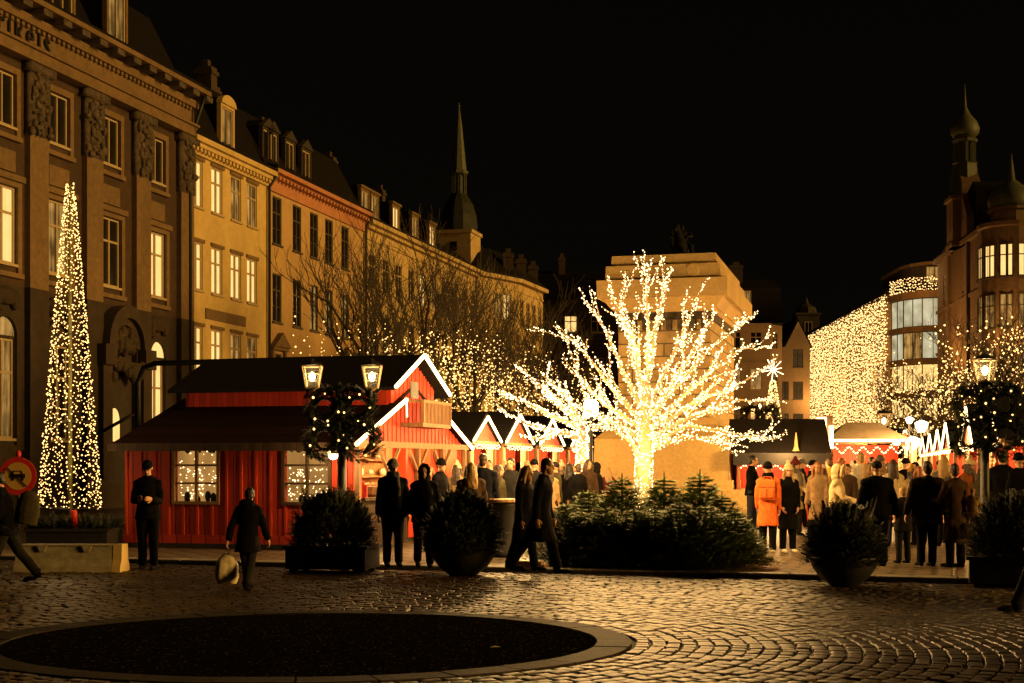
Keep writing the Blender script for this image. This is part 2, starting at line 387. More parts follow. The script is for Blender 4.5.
while r < 19:
    row = rnd.uniform(.14, .162); n = max(12, int(2 * math.pi * r / .19)); off = rnd.random() * 6
    for k in range(n):
        t = off + 2 * math.pi * (k + rnd.uniform(-.12, .12)) / n
        rr = r + row / 2 + rnd.uniform(-.012, .012)
        x = RC.x + rr * math.cos(t); y = RC.y + rr * math.sin(t) * RY
        if y < 9.6 or abs(x) > .37 * y + 2.2 or kerb_d(x, y) > -.34: continue
        sx = math.hypot(math.sin(t), math.cos(t) * RY); ang = math.atan2(math.cos(t) * RY, -math.sin(t))
        sett(mb, x, y, ang, .19 * sx, row * math.hypot(math.cos(t), math.sin(t) * RY), RY)
    r += row
tag(mb.build('cobblestones', 'sett_stone', smooth=False), kind='structure')
# asphalt disc and its ring of granite
mb = MB(); n = 96
ring = lambda q, z: [(RC.x + q * math.cos(2 * math.pi * k / n), RC.y + q * RY * math.sin(2 * math.pi * k / n), z) for k in range(n)]
mb.add(ring(2.86, .026), [tuple(range(n))])
tag(mb.build('asphalt_island', 'asphalt'), kind='structure')
mb = MB(); ns = 30
for s in range(ns):
    t0, t1 = 2 * math.pi * (s + .015) / ns, 2 * math.pi * (s + .985) / ns
    seg = 5; vs = []
    dz = rnd.uniform(-.003, .003)
    for i in range(seg + 1):
        t = t0 + (t1 - t0) * i / seg
        for q, z in ((2.865, 0), (2.87, .036 + dz), (3.2, .036 + dz), (3.205, 0)):
            vs.append((RC.x + q * math.cos(t), RC.y + q * RY * math.sin(t), z))
    fs = [(i * 4 + j, i * 4 + j + 4, i * 4 + j + 5, i * 4 + j + 1) for i in range(seg) for j in range(3)]
    fs += [(0, 1, 2, 3), tuple(seg * 4 + j for j in (3, 2, 1, 0))]
    mb.add(vs, fs)
tag(mb.build('granite_ring', 'ring_stone'), kind='structure')
# raised market square with kerb
def kpt(s, d, z): p = KP + KD * s + KN * d; return (p.x, p.y, z)
mb = MB(); mb.add([kpt(-160, 0, .1), kpt(160, 0, .1), kpt(160, 420, .1), kpt(-160, 420, .1)], [(0, 1, 2, 3)])
pv = MB(); pv.add([(-160, 0, 0), (160, 0, 0), (160, 420, 0), (-160, 420, 0)], [(0, 1, 2, 3)])
o = pv.build('pavement', 'paving'); o.location = (KP.x, KP.y, .1); o.rotation_euler = (0, 0, math.atan2(KD.y, KD.x)); tag(o, kind='structure')
mb = MB()
s = -22.0
while s < 22:
    L = rnd.uniform(1.0, 1.35)
    j = rnd.uniform(-.006, .006)
    P = [kpt(s + .006, -.3 + j, 0), kpt(s + L - .006, -.3 + j, 0), kpt(s + L - .006, -.002, 0), kpt(s + .006, -.002, 0)]
    top = .106 + rnd.uniform(-.003, .004)
    Q = [(p[0], p[1], top - .015) for p in P]
    T = [kpt(s + .02, -.285 + j, top), kpt(s + L - .02, -.285 + j, top), kpt(s + L - .02, -.008, top), kpt(s + .02, -.008, top)]
    mb.add(P + Q + T, [(i, (i + 1) % 4, 4 + (i + 1) % 4, 4 + i) for i in range(4)] + [(4 + i, 4 + (i + 1) % 4, 8 + (i + 1) % 4, 8 + i) for i in range(4)] + [(8, 9, 10, 11)])
    s += L
tag(mb.build('kerb', 'kerb_granite'), kind='structure')

# ------------------------------------------------------------------ building kit (local: x along the front, -y outward, z up)
WC = {}
def wmesh(w, h, style, fm):
    k = ('w', round(w, 2), round(h, 2), style, fm)
    if k not in WC:
        mb = MB(); t = .07; y0, y1 = .05, .13
        mb.box(0, y0, 0, t, y1, h); mb.box(w - t, y0, 0, w, y1, h); mb.box(t, y0, 0, w - t, y1, t); mb.box(t, y0, h - t, w - t, y1, h)
        tr = .66 * h
        if style in ('cross', 'six'):
            mb.box(w / 2 - .04, y0 - .01, t, w / 2 + .04, y1, h - t); mb.box(t, y0 - .004, tr - .04, w / 2 - .04, y1, tr + .04); mb.box(w / 2 + .04, y0 - .004, tr - .04, w - t, y1, tr + .04)
            if style == 'six':
                for a, b in ((t, w / 2 - .04), (w / 2 + .04, w - t)):
                    mb.box(a, y0 + .02, tr / 2 - .015, b, y1, tr / 2 + .015)
        elif style == 'pair':
            mb.box(w / 2 - .03, y0 - .01, t, w / 2 + .03, y1, h - t)
        mb.box(-.06, -.09, -.09, w + .06, y0, -.002)          # sill
        me = mb.mesh('window'); me.materials.append(M[fm]); WC[k] = me
    return WC[k]
def pmesh(w, h, pm):
    k = ('p', round(w, 2), round(h, 2), pm)
    if k not in WC:
        mb = MB(); mb.add([(0, .115, 0), (w, .115, 0), (w, .115, h), (0, .115, h)], [(0, 1, 2, 3)])
        me = mb.mesh('pane'); me.materials.append(M[pm]); WC[k] = me
    return WC[k]
def window(parent, u, v, w, h, style='cross', pane='dark_glass', fm='sash_paint', y=0.0):
    o = put('window', wmesh(w, h, style, fm), parent, (u, y, v)); put('pane', pmesh(w, h, pane), o)
    return o
def wall_mb(L, z0, z1, ops, depth, rev=.2):
    mb = MB()
    xs = sorted({0, L} | {o[0] for o in ops} | {o[0] + o[2] for o in ops}); zs = sorted({z0, z1} | {o[1] for o in ops} | {o[1] + o[3] for o in ops})
    for i in range(len(xs) - 1):
        for j in range(len(zs) - 1):
            cx, cz = (xs[i] + xs[i + 1]) / 2, (zs[j] + zs[j + 1]) / 2
            if any(o[0] < cx < o[0] + o[2] and o[1] < cz < o[1] + o[3] for o in ops): continue
            mb.add([(xs[i], 0, zs[j]), (xs[i + 1], 0, zs[j]), (xs[i + 1], 0, zs[j + 1]), (xs[i], 0, zs[j + 1])], [(0, 1, 2, 3)])
    for u, v, w, h in [o[:4] for o in ops]:
        mb.add([(u, 0, v), (u + w, 0, v), (u + w, 0, v + h), (u, 0, v + h), (u, rev, v), (u + w, rev, v), (u + w, rev, v + h), (u, rev, v + h)],
               [(0, 4, 5, 1), (1, 5, 6, 2), (2, 6, 7, 3), (3, 7, 4, 0)])
    mb.add([(0, 0, z0), (0, depth, z0), (L, depth, z0), (L, 0, z0), (0, 0, z1), (0, depth, z1), (L, depth, z1), (L, 0, z1)],
           [(0, 4, 5, 1), (1, 5, 6, 2), (2, 6, 7, 3), (4, 7, 6, 5)])
    return mb
def mansard(L, z, depth, h1=2.6, h2=1.6, ov=.35, x0=0.0):
    mb = MB()
    poly = [(-ov, z), (-ov, z + .12), (.15, z + .25), (1.7, z + h1), (depth / 2, z + h1 + h2), (depth - 1.7, z + h1), (depth, z + .2), (depth, z)]
    mb.prism(poly, lambda a, b, d: (d, a, b), x0 - .01, x0 + L + .01); return mb
def dormer(parent, u, z, w, h, y=.35, mat='stone_brown', top='arch', pane='dark_glass', roofm='roof_slate', dep=2.0):
    mb = MB(); t = .13; d2 = .2
    mb.box(u - w / 2, y, z, u - w / 2 + t, y + d2, z + h); mb.box(u + w / 2 - t, y, z, u + w / 2, y + d2, z + h)
    mb.box(u - w / 2 + t, y, z, u + w / 2 - t, y + d2, z + .12); mb.box(u - w / 2 + t, y, z + h - .12, u + w / 2 - t, y + d2, z + h)
    k = 10
    if top == 'arch': poly = [(u + w / 2 * 1.08 * math.cos(math.pi * i / k), z + h + w * .32 * math.sin(math.pi * i / k)) for i in range(k + 1)]
    elif top == 'ped': poly = [(u + w * .6, z + h), (u, z + h + w * .38), (u - w * .6, z + h)]
    else: poly = [(u + w * .58, z + h), (u + w * .58, z + h + .14), (u - w * .58, z + h + .14), (u - w * .58, z + h)]
    mb.prism(poly, lambda a, b, d: (a, d, b), y - .08, y + d2)
    o = mb.build('dormer', mat, parent)
    ck = MB(); ck.box(u - w / 2 + .02, y + d2, z, u + w / 2 - .02, y + dep, z + h); ck.prism([(u + (a - u) * .94, z + h + (b - z - h) * .9 + .01) for a, b in poly], lambda a, b, d: (a, d, b), y + d2, y + dep); ck.build('cheeks', roofm, o)
    window(o, u - w / 2 + t, z + .12, w - 2 * t, h - .24, 'pair', pane, 'sash_paint', y)
    return o
def chimney(parent, x, y, z0, z1, w=.6, d=.8, mat='chimney_brick'):
    z1 = z0 + (z1 - z0) * .8
    mb = MB(); mb.box(x - w / 2, y - d / 2, z0, x + w / 2, y + d / 2, z1); mb.box(x - w / 2 - .07, y - d / 2 - .07, z1 - .35, x + w / 2 + .07, y + d / 2 + .07, z1 - .18)
    mb.box(x - w / 4, y - w / 4, z1, x + w / 4, y + w / 4, z1 + .35)
    return mb.build('chimney', mat, parent)
LP0, LD = Vector((-13.5, 59, 0)), Vector((.266, 1, 0)); LU = LD.length
def lt(px):
    r = (px - 512) / F; return (LP0.x - r * LP0.y) / (r - LD.x)
def left_building(name, label, t0, t1, wall, zt, ops, depth=12):
    P = LP0 + LD * t0
    root = thing(name, label, 'building', P, math.atan2(LD.y, LD.x), None)
    L = (t1 - t0) * LU
    if wall: wall_mb(L, 0, zt, ops, depth).build('wall', wall, root)
    for o in ops:
        if len(o) > 4: window(root, *o)
    return root, L, (lambda px: (lt(px) - t0) * LU)

# ---- 1: brown palace with pilasters
t0 = -17.0; U = lambda px: (lt(px) - t0) * LU
cols = [3, 58, 110, 156]; pil = [34, 90, 139, 183]
uc = [U(3) - 3.5] + [U(c) for c in cols]; up = [U(34) - 3.5] + [U(c) for c in pil]
ops = []
lit2 = ['room_dim', 'room_bright', 'room_dim', 'dark_glass', 'room_dim']
for i, u in enumerate(uc):
    ops.append((u - .62, 12.95, 1.25, 1.75, 'pair', 'dark_glass'))
    ops.append((u - .7, 8.4, 1.4, 2.55, 'cross', ['dark_glass', 'room_bright', 'room_dim', 'dark_glass', 'room_bright'][i]))
    if i != 3: ops.append((u - .6, 2.6, 1.2, 3.3, 'cross', ['dark_glass', 'room_dim', 'dark_glass', 'dark_glass', 'room_bright'][i]))
b1, L1, _ = left_building('palace_building', 'brown stuccoed palace with tall carved pilasters and lettering under its cornice', t0, -.02, None, 17.0, ops)
wall_mb(L1, 7.7, 17.0, [o for o in ops if o[1] > 7.7], 12).build('wall', 'stucco_brown', b1); wall_mb(L1, 0, 7.7, [o for o in ops if o[1] < 7.7], 12).build('ground_floor_wall', 'stone_shaded', b1)
mb = MB()
for u in up:
    mb.box(u - .68, -.3, 0, u + .68, -.003, 2.2); mb.box(u - .56, -.23, 2.2, u + .56, -.002, 7.7); mb.build('pilaster_foot', 'stone_shaded', b1); mb = MB(); mb.box(u - .55, -.22, 7.7, u + .55, -.002, 12.9)
    mb.build('pilaster', 'stone_brown', b1); mb = MB()
    c = MB(); c.box(u - .6, -.26, 12.9, u + .6, -.004, 15.28)
    rr = random.Random(int(u * 10))
    for q in range(64):
        c.ell((u + rr.gauss(0, .26), -.27 + rr.uniform(-.06, .02), rr.uniform(12.95, 15.1)), (rr.uniform(.05, .15), rr.uniform(.06, .16), rr.uniform(.05, .2)), 7, 5)
    c.box(u - .75, -.4, 15.0, u + .75, -.005, 15.28)
    c.build('capital', 'carved_stone', b1, True)
mb = MB()
for u in uc:
    for v, h, w in ((12.95, 1.75, 1.25), (8.4, 2.55, 1.4)):
        a, b = u - w / 2, u + w / 2
        mb.box(a - .24, -.09, v - .3, a - .02, -.002, v + h + .24); mb.box(b + .02, -.09, v - .3, b + .24, -.002, v + h + .24)
        mb.box(a - .02, -.088, v + h + .02, b + .02, -.002, v + h + .24); mb.box(a - .3, -.14, v - .46, b + .3, -.002, v - .3)
    mb.box(u - .62, -.06, 11.45, u + .62, -.002, 12.15)
    mb.box(u - 1.0, -.2, 11.15, u + 1.0, -.002, 11.35)
mb.build('window_surround', 'stone_brown', b1)
mb = MB()
for u in uc:
    if u == uc[3]: continue
    k = 12                                               # arched heads over the ground-floor windows
    for i in range(k):
        a0, a1 = math.pi * i / k, math.pi * (i + 1) / k
        q = [(u + r_ * math.cos(a), 6.0 + r_ * math.sin(a)) for r_, a in ((.62, a0), (.85, a0), (.85, a1), (.62, a1))]
        mb.prism(q, lambda a, b, d: (a, d, b), -.12, -.002)
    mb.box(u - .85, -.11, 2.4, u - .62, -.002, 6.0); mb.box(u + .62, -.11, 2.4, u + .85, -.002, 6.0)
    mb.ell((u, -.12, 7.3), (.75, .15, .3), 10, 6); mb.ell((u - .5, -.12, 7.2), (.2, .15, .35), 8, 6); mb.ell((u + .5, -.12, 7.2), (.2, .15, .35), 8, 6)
    mb.build('arch_surround', 'stone_shaded', b1); mb = MB()
for u in (uc[4], uc[1]):
    k = 12; mb = MB(); mb.add([(u + .6 * math.cos(math.pi * i / k), -.01, 6.0 + .6 * math.sin(math.pi * i / k)) for i in range(k + 1)], [tuple(range(k + 1))])
    mb.build('fanlight', 'room_bright' if u == uc[4] else 'room_dim', b1)
mb = MB()
mb.box(-.05, -.45, 15.3, L1 + .12, .2, 15.72); mb.box(-.05, -.3, 15.72, L1 + .08, .2, 16.45); mb.box(-.05, -.55, 15.68, L1 + .14, -.3, 15.78)
mb.box(-.05, -.5, 16.45, L1 + .14, .2, 16.75); mb.box(-.05, -1.0, 16.98, L1 + .3, .3, 17.16)
for i in range(int(L1 / .3)): mb.box(i * .3, -.42, 16.32, i * .3 + .16, -.3, 16.45)
mb.build('entablature', 'stone_brown', b1)
mb = MB()
for i in range(int(L1 / 1.17) + 1): mb.box(i * 1.17, -.95, 16.76, i * 1.17 + .52, -.1, 16.97)
mb.build('cornice_bracket', 'carved_stone', b1)
mansard(L1, 17.17, 13, 3.2, 1.8, .95).build('roof', 'roof_slate', b1)
for px, lit in ((60, 'dark_glass'), (114, 'room_dim')): dormer(b1, U(px), 17.35, 1.5, 2.25, -.15, 'stone_brown', 'arch', lit)
dormer(b1, U(58) - 6.5, 17.35, 1.5, 2.25, -.15)
chimney(b1, U(150), 2.6, 19.5, 22.0); chimney(b1, U(112), 6.5, 21, 23.5)
mb = MB(); mb.tube([(L1 - .12, -.25, 2.0), (L1 - .12, -.25, 15.1), (L1 - .06, -.6, 16.2), (L1 - .04, -.85, 16.9)], .075, 8)
mb.build('drainpipe', 'black_iron', b1, True)
# lettering on the frieze
cu = bpy.data.curves.new('lettering', 'FONT'); cu.body = 'rikels'; cu.size = 1.02; cu.extrude = .03; cu.space_character = 1.32
tmp = bpy.data.objects.new('lettering_src', cu); col.objects.link(tmp)
me = bpy.data.meshes.new_from_object(tmp.evaluated_get(bpy.context.evaluated_depsgraph_get())); bpy.data.objects.remove(tmp)
me.materials.clear(); me.materials.append(M['sign_black'])
o = put('sign_lettering', me, b1, (U(-13), -.36, 15.74)); o.rotation_euler = (R(90), 0, 0); o.scale = (1, 1.16, 1)
# carved portal
up_ = U(118); mb = MB(); k = 18
for r0, r1, y in ((1.05, 1.5, -.55), (.8, 1.05, -.35)):
    for i in range(k):
        a0, a1 = math.pi * i / k, math.pi * (i + 1) / k
        q = [(up_ + r_ * math.cos(a), 6.15 + 1.05 * r_ * math.sin(a)) for r_, a in ((r0, a0), (r1, a0), (r1, a1), (r0, a1))]
        mb.prism(q, lambda a, b, d: (a, d, b), y, -.002)
for s_ in (-1, 1):
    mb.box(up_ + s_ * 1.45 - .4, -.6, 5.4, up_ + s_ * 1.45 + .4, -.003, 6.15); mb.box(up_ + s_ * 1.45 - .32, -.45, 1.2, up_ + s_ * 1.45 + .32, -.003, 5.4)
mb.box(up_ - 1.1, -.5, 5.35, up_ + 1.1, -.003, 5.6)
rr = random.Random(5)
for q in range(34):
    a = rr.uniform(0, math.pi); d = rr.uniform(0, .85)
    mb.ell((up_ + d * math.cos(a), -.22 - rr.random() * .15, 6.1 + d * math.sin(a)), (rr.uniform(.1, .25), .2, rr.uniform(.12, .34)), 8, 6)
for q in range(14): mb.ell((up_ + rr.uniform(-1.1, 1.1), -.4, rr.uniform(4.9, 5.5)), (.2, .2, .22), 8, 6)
mb.build('portal', 'stone_shaded', b1, False)
mb = MB(); k = 14
mb.add([(up_ - .85, -.02, 1.0), (up_ + .85, -.02, 1.0)] + [(up_ + .85 * math.cos(math.pi * i / k), -.02, 3.6 + .95 * math.sin(math.pi * i / k)) for i in range(k + 1)], [tuple(range(k + 3))])
d_ = mb.build('portal_door', 'dark_wall', b1)
mb = MB(); mb.add([(up_ - .7, -.04, 2.6), (up_ + .05, -.04, 2.6)] + [(up_ - .325 + .375 * math.cos(math.pi * i / k), -.04, 3.3 + .55 * math.sin(math.pi * i / k)) for i in range(k + 1)], [tuple(range(k + 3))])
mb.build('fanlight', 'room_bright', d_)

# ---- 2: yellow house
t0 = 0; U = lambda px: lt(px) * LU
ops = []
for i, px in enumerate((197, 217, 236, 252)):
    u = U(px)
    ops += [(u - .52, 12.6, 1.04, 1.95, 'cross', 'room_bright' if i < 2 else 'room_dim'), (u - .52, 9.1, 1.04, 2.0, 'cross', 'room_bright'),
            (u - .52, 5.6, 1.04, 1.95, 'cross', 'room_bright' if i < 2 else 'room_dim'), (u - .52, 2.0, 1.04, 2.1, 'cross', 'room_dim')]
b2, L2, _ = left_building('yellow_house', 'plain yellow town house with four lit windows across each floor', 0, 7.68, 'stucco_yellow', 15.4, ops)
mb = MB(); mb.box(-.02, -.35, 15.02, L2, .1, 15.2); mb.box(-.02, -.5, 15.2, L2 + .05, .1, 15.42); mb.box(-.02, -.12, 14.75, L2, -.002, 15.02)
for i in range(int(L2 / .34)): mb.box(i * .34, -.3, 14.86, i * .34 + .17, -.12, 15.02)
mb.build('cornice', 'stucco_yellow', b2)
mb = MB()
for o in ops: mb = MB(); mb.box(o[0] - .1, -.07, o[1] + o[3] + .02, o[0] + o[2] + .1, -.002, o[1] + o[3] + .16); mb.build('lintel', 'stone_brown', b2)
mb = MB(); mb.box(U(205), -.05, 7.95, U(245), -.002, 8.4); mb.build('wall_plaque', 'stone_brown', b2)
mansard(L2, 15.44, 12, 3.4, 1.0, .5).build('roof', 'roof_slate', b2)
dormer(b2, U(232), 15.75, 1.35, 1.9, .2, 'stucco_yellow', 'arch', 'room_dim'); dormer(b2, U(197), 16.5, 1.2, 1.2, .6, 'stone_brown', 'arch', 'room_bright')
chimney(b2, .6, 4.0, 18.5, 21.3); chimney(b2, L2 - .3, 3.0, 18.3, 21.0)
mb = MB(); mb.tube([(L2 - .1, -.14, 1), (L2 - .1, -.14, 14.7), (L2 - .1, -.5, 15.2)], .07, 8); mb.build('drainpipe', 'black_iron', b2, True)
# ---- 3: ochre house with salmon cornice
t0 = 7.7; U = lambda px: (lt(px) - 7.7) * LU
ops = []
for i, px in enumerate((277, 297, 314, 329, 345)):
    u = U(px)
    ops += [(u - .52, 12.2, 1.04, 2.25, 'six', 'dark_glass'), (u - .52, 8.5, 1.04, 2.3, 'six', 'room_dim' if i > 1 else 'dark_glass'),
            (u - .52, 4.9, 1.04, 2.1, 'six', 'dark_glass' if i != 4 else 'room_dim'), (u - .52, 1.6, 1.04, 2.2, 'six', 'dark_glass')]
b3, L3, _ = left_building('ochre_house', 'ochre house with dark sash windows and a salmon band under the eaves', 7.7, 19.95, 'stucco_ochre', 15.5, [o[:5] + (o[5], 'sash_dark') for o in ops])
mb = MB(); mb.box(0, -.1, 14.62, L3, -.002, 15.3); mb.build('frieze', 'stucco_salmon', b3)
mb = MB(); mb.box(-.02, -.55, 15.42, L3, .1, 15.62); mb.box(-.02, -.3, 15.3, L3, .05, 15.42)
for i in range(int(L3 / .42)): mb.box(i * .42, -.42, 15.16, i * .42 + .2, -.1, 15.3)
mb.build('cornice', 'stucco_salmon', b3)
mb = MB()
u = U(278); mb.box(u - .85, -.2, 7.15, u + .85, -.002, 7.3); mb.prism([(u - .95, 7.3), (u + .95, 7.3), (u, 8.0)], lambda a, b, d: (a, d, b), -.3, -.002)
mb.box(u - .8, -.12, 4.8, u - .56, -.002, 7.15); mb.box(u + .56, -.12, 4.8, u + .8, -.002, 7.15)
mb.build('window_pediment', 'stone_brown', b3); mb = MB()
u = U(345); mb.box(u - .85, -.2, 7.15, u + .85, -.002, 7.3); mb.prism([(u - .95, 7.3), (u + .95, 7.3), (u, 8.0)], lambda a, b, d: (a, d, b), -.3, -.002)
mb.build('window_pediment', 'stone_brown', b3)
mansard(L3, 15.64, 12, 3.0, 1.5, .5).build('roof', 'roof_slate', b3)
for px in (262, 280, 297, 313): dormer(b3, max(.8, U(px)), 15.95, 1.25, 1.75, .35, 'dark_wall', 'ped', 'dark_glass')
chimney(b3, 3, 4.5, 18.5, 21); chimney(b3, 10, 5, 18.5, 20.8)
mb = MB(); mb.tube([(L3 - .1, -.14, 1), (L3 - .1, -.14, 14.9), (L3 - .1, -.5, 15.4)], .07, 8); mb.build('drainpipe', 'black_iron', b3, True)
# ---- 4: long sand-coloured house
ops = []; Lx = 21.6 * LU; n = 10
for i in range(n):
    u = (i + .55) * Lx / n
    for j, (v, h) in enumerate(((11.6, 2.0), (8.0, 2.2), (4.4, 2.2), (1.4, 2.0))):
        lit = {(0, 4): 1, (0, 5): 0, (1, 5): 1, (1, 0): 0, (2, 1): 1}.get((j, i))
        ops.append((u - .55, v, 1.1, h, 'cross', 'room_bright' if lit else ('room_dim' if lit == 0 else 'dark_glass'), 'sash_dark' if j % 2 else 'sash_paint'))
b4, L4, _ = left_building('sand_house', 'long sand coloured house with bare trees before it and small lit dormers', 20.0, 41.6, 'stucco_sand', 15.3, ops)
mb = MB(); mb.box(0, -.5, 15.12, L4, .1, 15.34); mb.box(0, -.25, 14.9, L4, .05, 15.12); mb.box(0, -.08, 14.3, L4, -.002, 14.5); mb.build('cornice', 'stucco_sand', b4)
mansard(L4, 15.36, 12, 1.5, 1.2, .45).build('roof', 'roof_slate', b4)
U = lambda px: (lt(px) - 20.0) * LU
for px in (380, 401, 420, 437): dormer(b4, U(px), 15.7, 1.35, 1.5, .3, 'stone_brown', 'flat', 'room_dim' if px in (380, 420) else 'room_bright')
dormer(b4, .9, 15.7, 1.35, 1.5, .3, 'stone_brown', 'flat', 'room_dim')
chimney(b4, 7, 5, 18.5, 21); chimney(b4, 16, 5, 18.5, 20.6, .6, .6)
# ---- stair tower with copper dome and spire behind
cx, cy = (459 - 512) / F * 102.5, 102.5
tw = thing('church_tower', 'slim tower with copper dome, open lantern and pointed spire above the roofs', 'church tower', (cx, cy, 0), RZL - R(90))
mb = MB(); mb.box(-1.25, -1.25, 0, 1.25, 1.25, 18.2); mb.box(-1.36, -1.36, 18.2, 1.36, 1.36, 18.45); mb.build('tower_shaft', 'stucco_sand', tw)
mb = MB(); mb.box(-.24, -1.3, 16.9, .24, -1.255, 17.6); mb.build('tower_window', 'dark_glass', tw)
mb = MB(); mb.lathe([(1.3, 18.45), (1.38, 18.9), (1.3, 19.6), (1.05, 20.4), (.72, 20.9), (.56, 21.2)], 12); mb.build('dome', 'copper_dark', tw)
mb = MB()
for k in range(8):
    a = math.pi / 4 * k + .4; mb.bar((.46 * math.cos(a), .46 * math.sin(a), 21.2), (.46 * math.cos(a), .46 * math.sin(a), 22.6), .13)
mb.lathe([(.6, 22.6), (.7, 22.7), (.7, 22.8), (.56, 22.9)], 8); mb.lathe([(.25, 21.2), (.25, 22.6)], 8)
mb.build('lantern', 'copper', tw)
mb = MB(); mb.lathe([(.56, 22.9), (.4, 24.4), (.22, 26.2), (.06, 27.3), (.03, 27.8)], 8); mb.ell((0, 0, 27.55), .1, 8, 6); mb.build('spire', 'copper', tw)
# ---- 5: corner house turning out into the square
A, Bc, Cc = Vector((-2.45, 100.2, 0)), Vector((.45, 104.6, 0)), Vector((2.41, 110.8, 0))
b5 = thing('corner_house', 'sand coloured corner house with tall chimneys closing the left row', 'building', A)
def wing(P, Q, ops, zt, mat, dep):
    d = Q - P; o = wall_mb(d.length, 0, zt, ops, dep).build('wall', mat, b5); o.location = P - A; o.rotation_euler = (0, 0, math.atan2(d.y, d.x))
    for w_ in ops: window(o, *w_)
    mb = MB(); mb.box(-.05, -.4, zt - .25, d.length + .2, .1, zt + .02); mb.box(-.02, -.06, zt - .9, d.length, -.002, zt - .75); mb.build('cornice', mat, o)
    return o
La = (Bc - A).length; Lb = (Cc - Bc).length
wing(A, Bc, [(La * .42, 12.2, .95, 1.9, 'cross', 'room_dim'), (La * .64, 12.2, .95, 1.9, 'cross', 'room_bright'), (La * .42, 8.2, .95, 1.9, 'cross', 'dark_glass'), (La * .64, 8.2, .95, 1.9, 'cross', 'room_dim'), (La * .5, 4.2, 1.2, 1.9, 'cross', 'room_dim')], 15.3, 'stucco_sand', 8)
wing(Bc, Cc, [(Lb * (.08 + .24 * i), v, .85, 2.0, 'cross', 'room_dim' if (i, v) == (3, 11.9) else 'dark_glass') for i in range(4) for v in (11.9, 8.0, 4.2)], 15.3, 'stucco_sand', 8)
mb = MB()
P = [Vector(q) - A for q in (A, Bc, Cc, Cc + Vector((-7, 3, 0)), A + Vector((-6, 4, 0)))]
ctr = sum(P, Vector()) / 5
def rim(s_, z): return [tuple(ctr + (p - ctr) * s_) for p in P], z
vs = [(x, y, 15.33) for x, y, _ in rim(1.06, 0)[0]] + [(x, y, 15.5) for x, y, _ in rim(1.06, 0)[0]] + [(x, y, 17.6) for x, y, _ in rim(.45, 0)[0]]
mb.add(vs, [(i, (i + 1) % 5, 5 + (i + 1) % 5, 5 + i) for i in range(5)] + [(5 + i, 5 + (i + 1) % 5, 10 + (i + 1) % 5, 10 + i) for i in range(5)] + [(10, 11, 12, 13, 14), (4, 3, 2, 1, 0)])
mb.build('roof', 'roof_slate', b5)
for px, D in ((511, 103), (524, 106), (536, 109.5)):
    x, y, _ = at(px, D); chimney(b5, x - A.x - .2, y - A.y + 1.2, 15.9, 17.5, .75, .8)

# ------------------------------------------------------------------ far end of the square
def block(name, label, x0, x1, D, zt, wall, ops, depth=10, rz=0.0, cat='building'):
    r_ = thing(name, label, cat, (x0, D, 0), rz); L = x1 - x0
    wall_mb(L, 0, zt, ops, depth).build('wall', wall, r_)
    for o in ops: window(r_, *o)
    return r_, L
X = lambda px, D: (px - 512) / F * D
ops = [(X(571, 128) - X(530, 128) + i * 2.4 - 3, v, 1.15, 1.5, 'cross', 'room_bright' if (i, v) == (1, 13.6) else 'dark_glass') for i in range(4) for v in (13.6, 9.8, 6)]
d1, L = block('dark_house', 'unlit dark house behind the fairy-light tree with one bright window', X(530, 128), X(640, 128), 128, 16.4, 'dark_wall', ops)
mansard(L, 16.4, 10, 2.2, 1.2).build('roof', 'roof_slate', d1); chimney(d1, 3, 4, 19, 21.4)
D = 150; x0 = X(640, D)
ops = []
for px in (659, 684, 709, 735, 756):
    for v, h in ((14.0, 1.7), (9.6, 2.2), (5.6, 2.2)):
        ops.append((X(px, D) - x0 - .6, v, 1.2, h, 'cross', 'dark_glass' if (px + int(v)) % 3 else 'room_dim'))
d2, L = block('beige_house', 'beige corner house with dark mansard roof right of the granite monument', x0, X(770, D), D, 16.5, 'stucco_beige', ops)
mb = MB(); mb.box(-.1, -.5, 16.3, L + .1, .1, 16.55); mb.box(-.1, -.2, 12.2, L, -.002, 12.5); mb.box(-.05, -.15, 16.0, L, -.002, 16.3); mb.build('cornice', 'stucco_beige', d2)
c_ = wall_mb(2.4, 0, 16.5, [(.5, 14.0, 1.1, 1.7), (.5, 9.6, 1.1, 2.2)], 8).build('wall', 'stucco_beige', d2); c_.location = (L, 0, 0); c_.rotation_euler = (0, 0, R(48))
window(c_, .5, 14.0, 1.1, 1.7, 'cross', 'dark_glass'); window(c_, .5, 9.6, 1.1, 2.2, 'cross', 'dark_glass')
mansard(L + 1.4, 16.56, 10, 4.0, 1.3, .4).build('roof', 'roof_slate', d2)
dormer(d2, X(741, D) - x0, 17.6, 2.6, 2.6, .3, 'roof_slate', 'flat', 'room_dim'); chimney(d2, L - 3, 4, 21, 23.8, 1.4, 1.0, 'dark_wall')
D = 168; x0 = X(786, D); w = X(810, D) - x0
ops = [(w / 2 - .6, v, 1.2, 2.1, 'cross', 'dark_glass' if v > 5 else 'room_dim', 'sash_dark') for v in (13.2, 9.4, 5.6, 2.6)] + [(w / 2 - 1.9, v, .8, 2.1, 'pair', 'dark_glass', 'sash_dark') for v in (9.4, 5.6)]
d3, L = block('gabled_house', 'narrow gabled house squeezed beside the curtain of lights', x0, x0 + w, D, 15.6, 'stucco_beige', ops, 12)
mb = MB(); mb.prism([(-.1, 15.6), (w + .1, 15.6), (w / 2, 18.6)], lambda a, b, d: (a, d, b), -.05, .3); mb.build('gable', 'stucco_beige', d3)
mb = MB(); mb.prism([(-.3, 15.5), (w / 2, 18.75), (w + .3, 15.5), (w + .3, 15.8), (w / 2, 19.1), (-.3, 15.8)], lambda a, b, d: (a, d, b), .3, 12); mb.build('roof', 'roof_slate', d3)
D = 190; x0 = X(796, D)
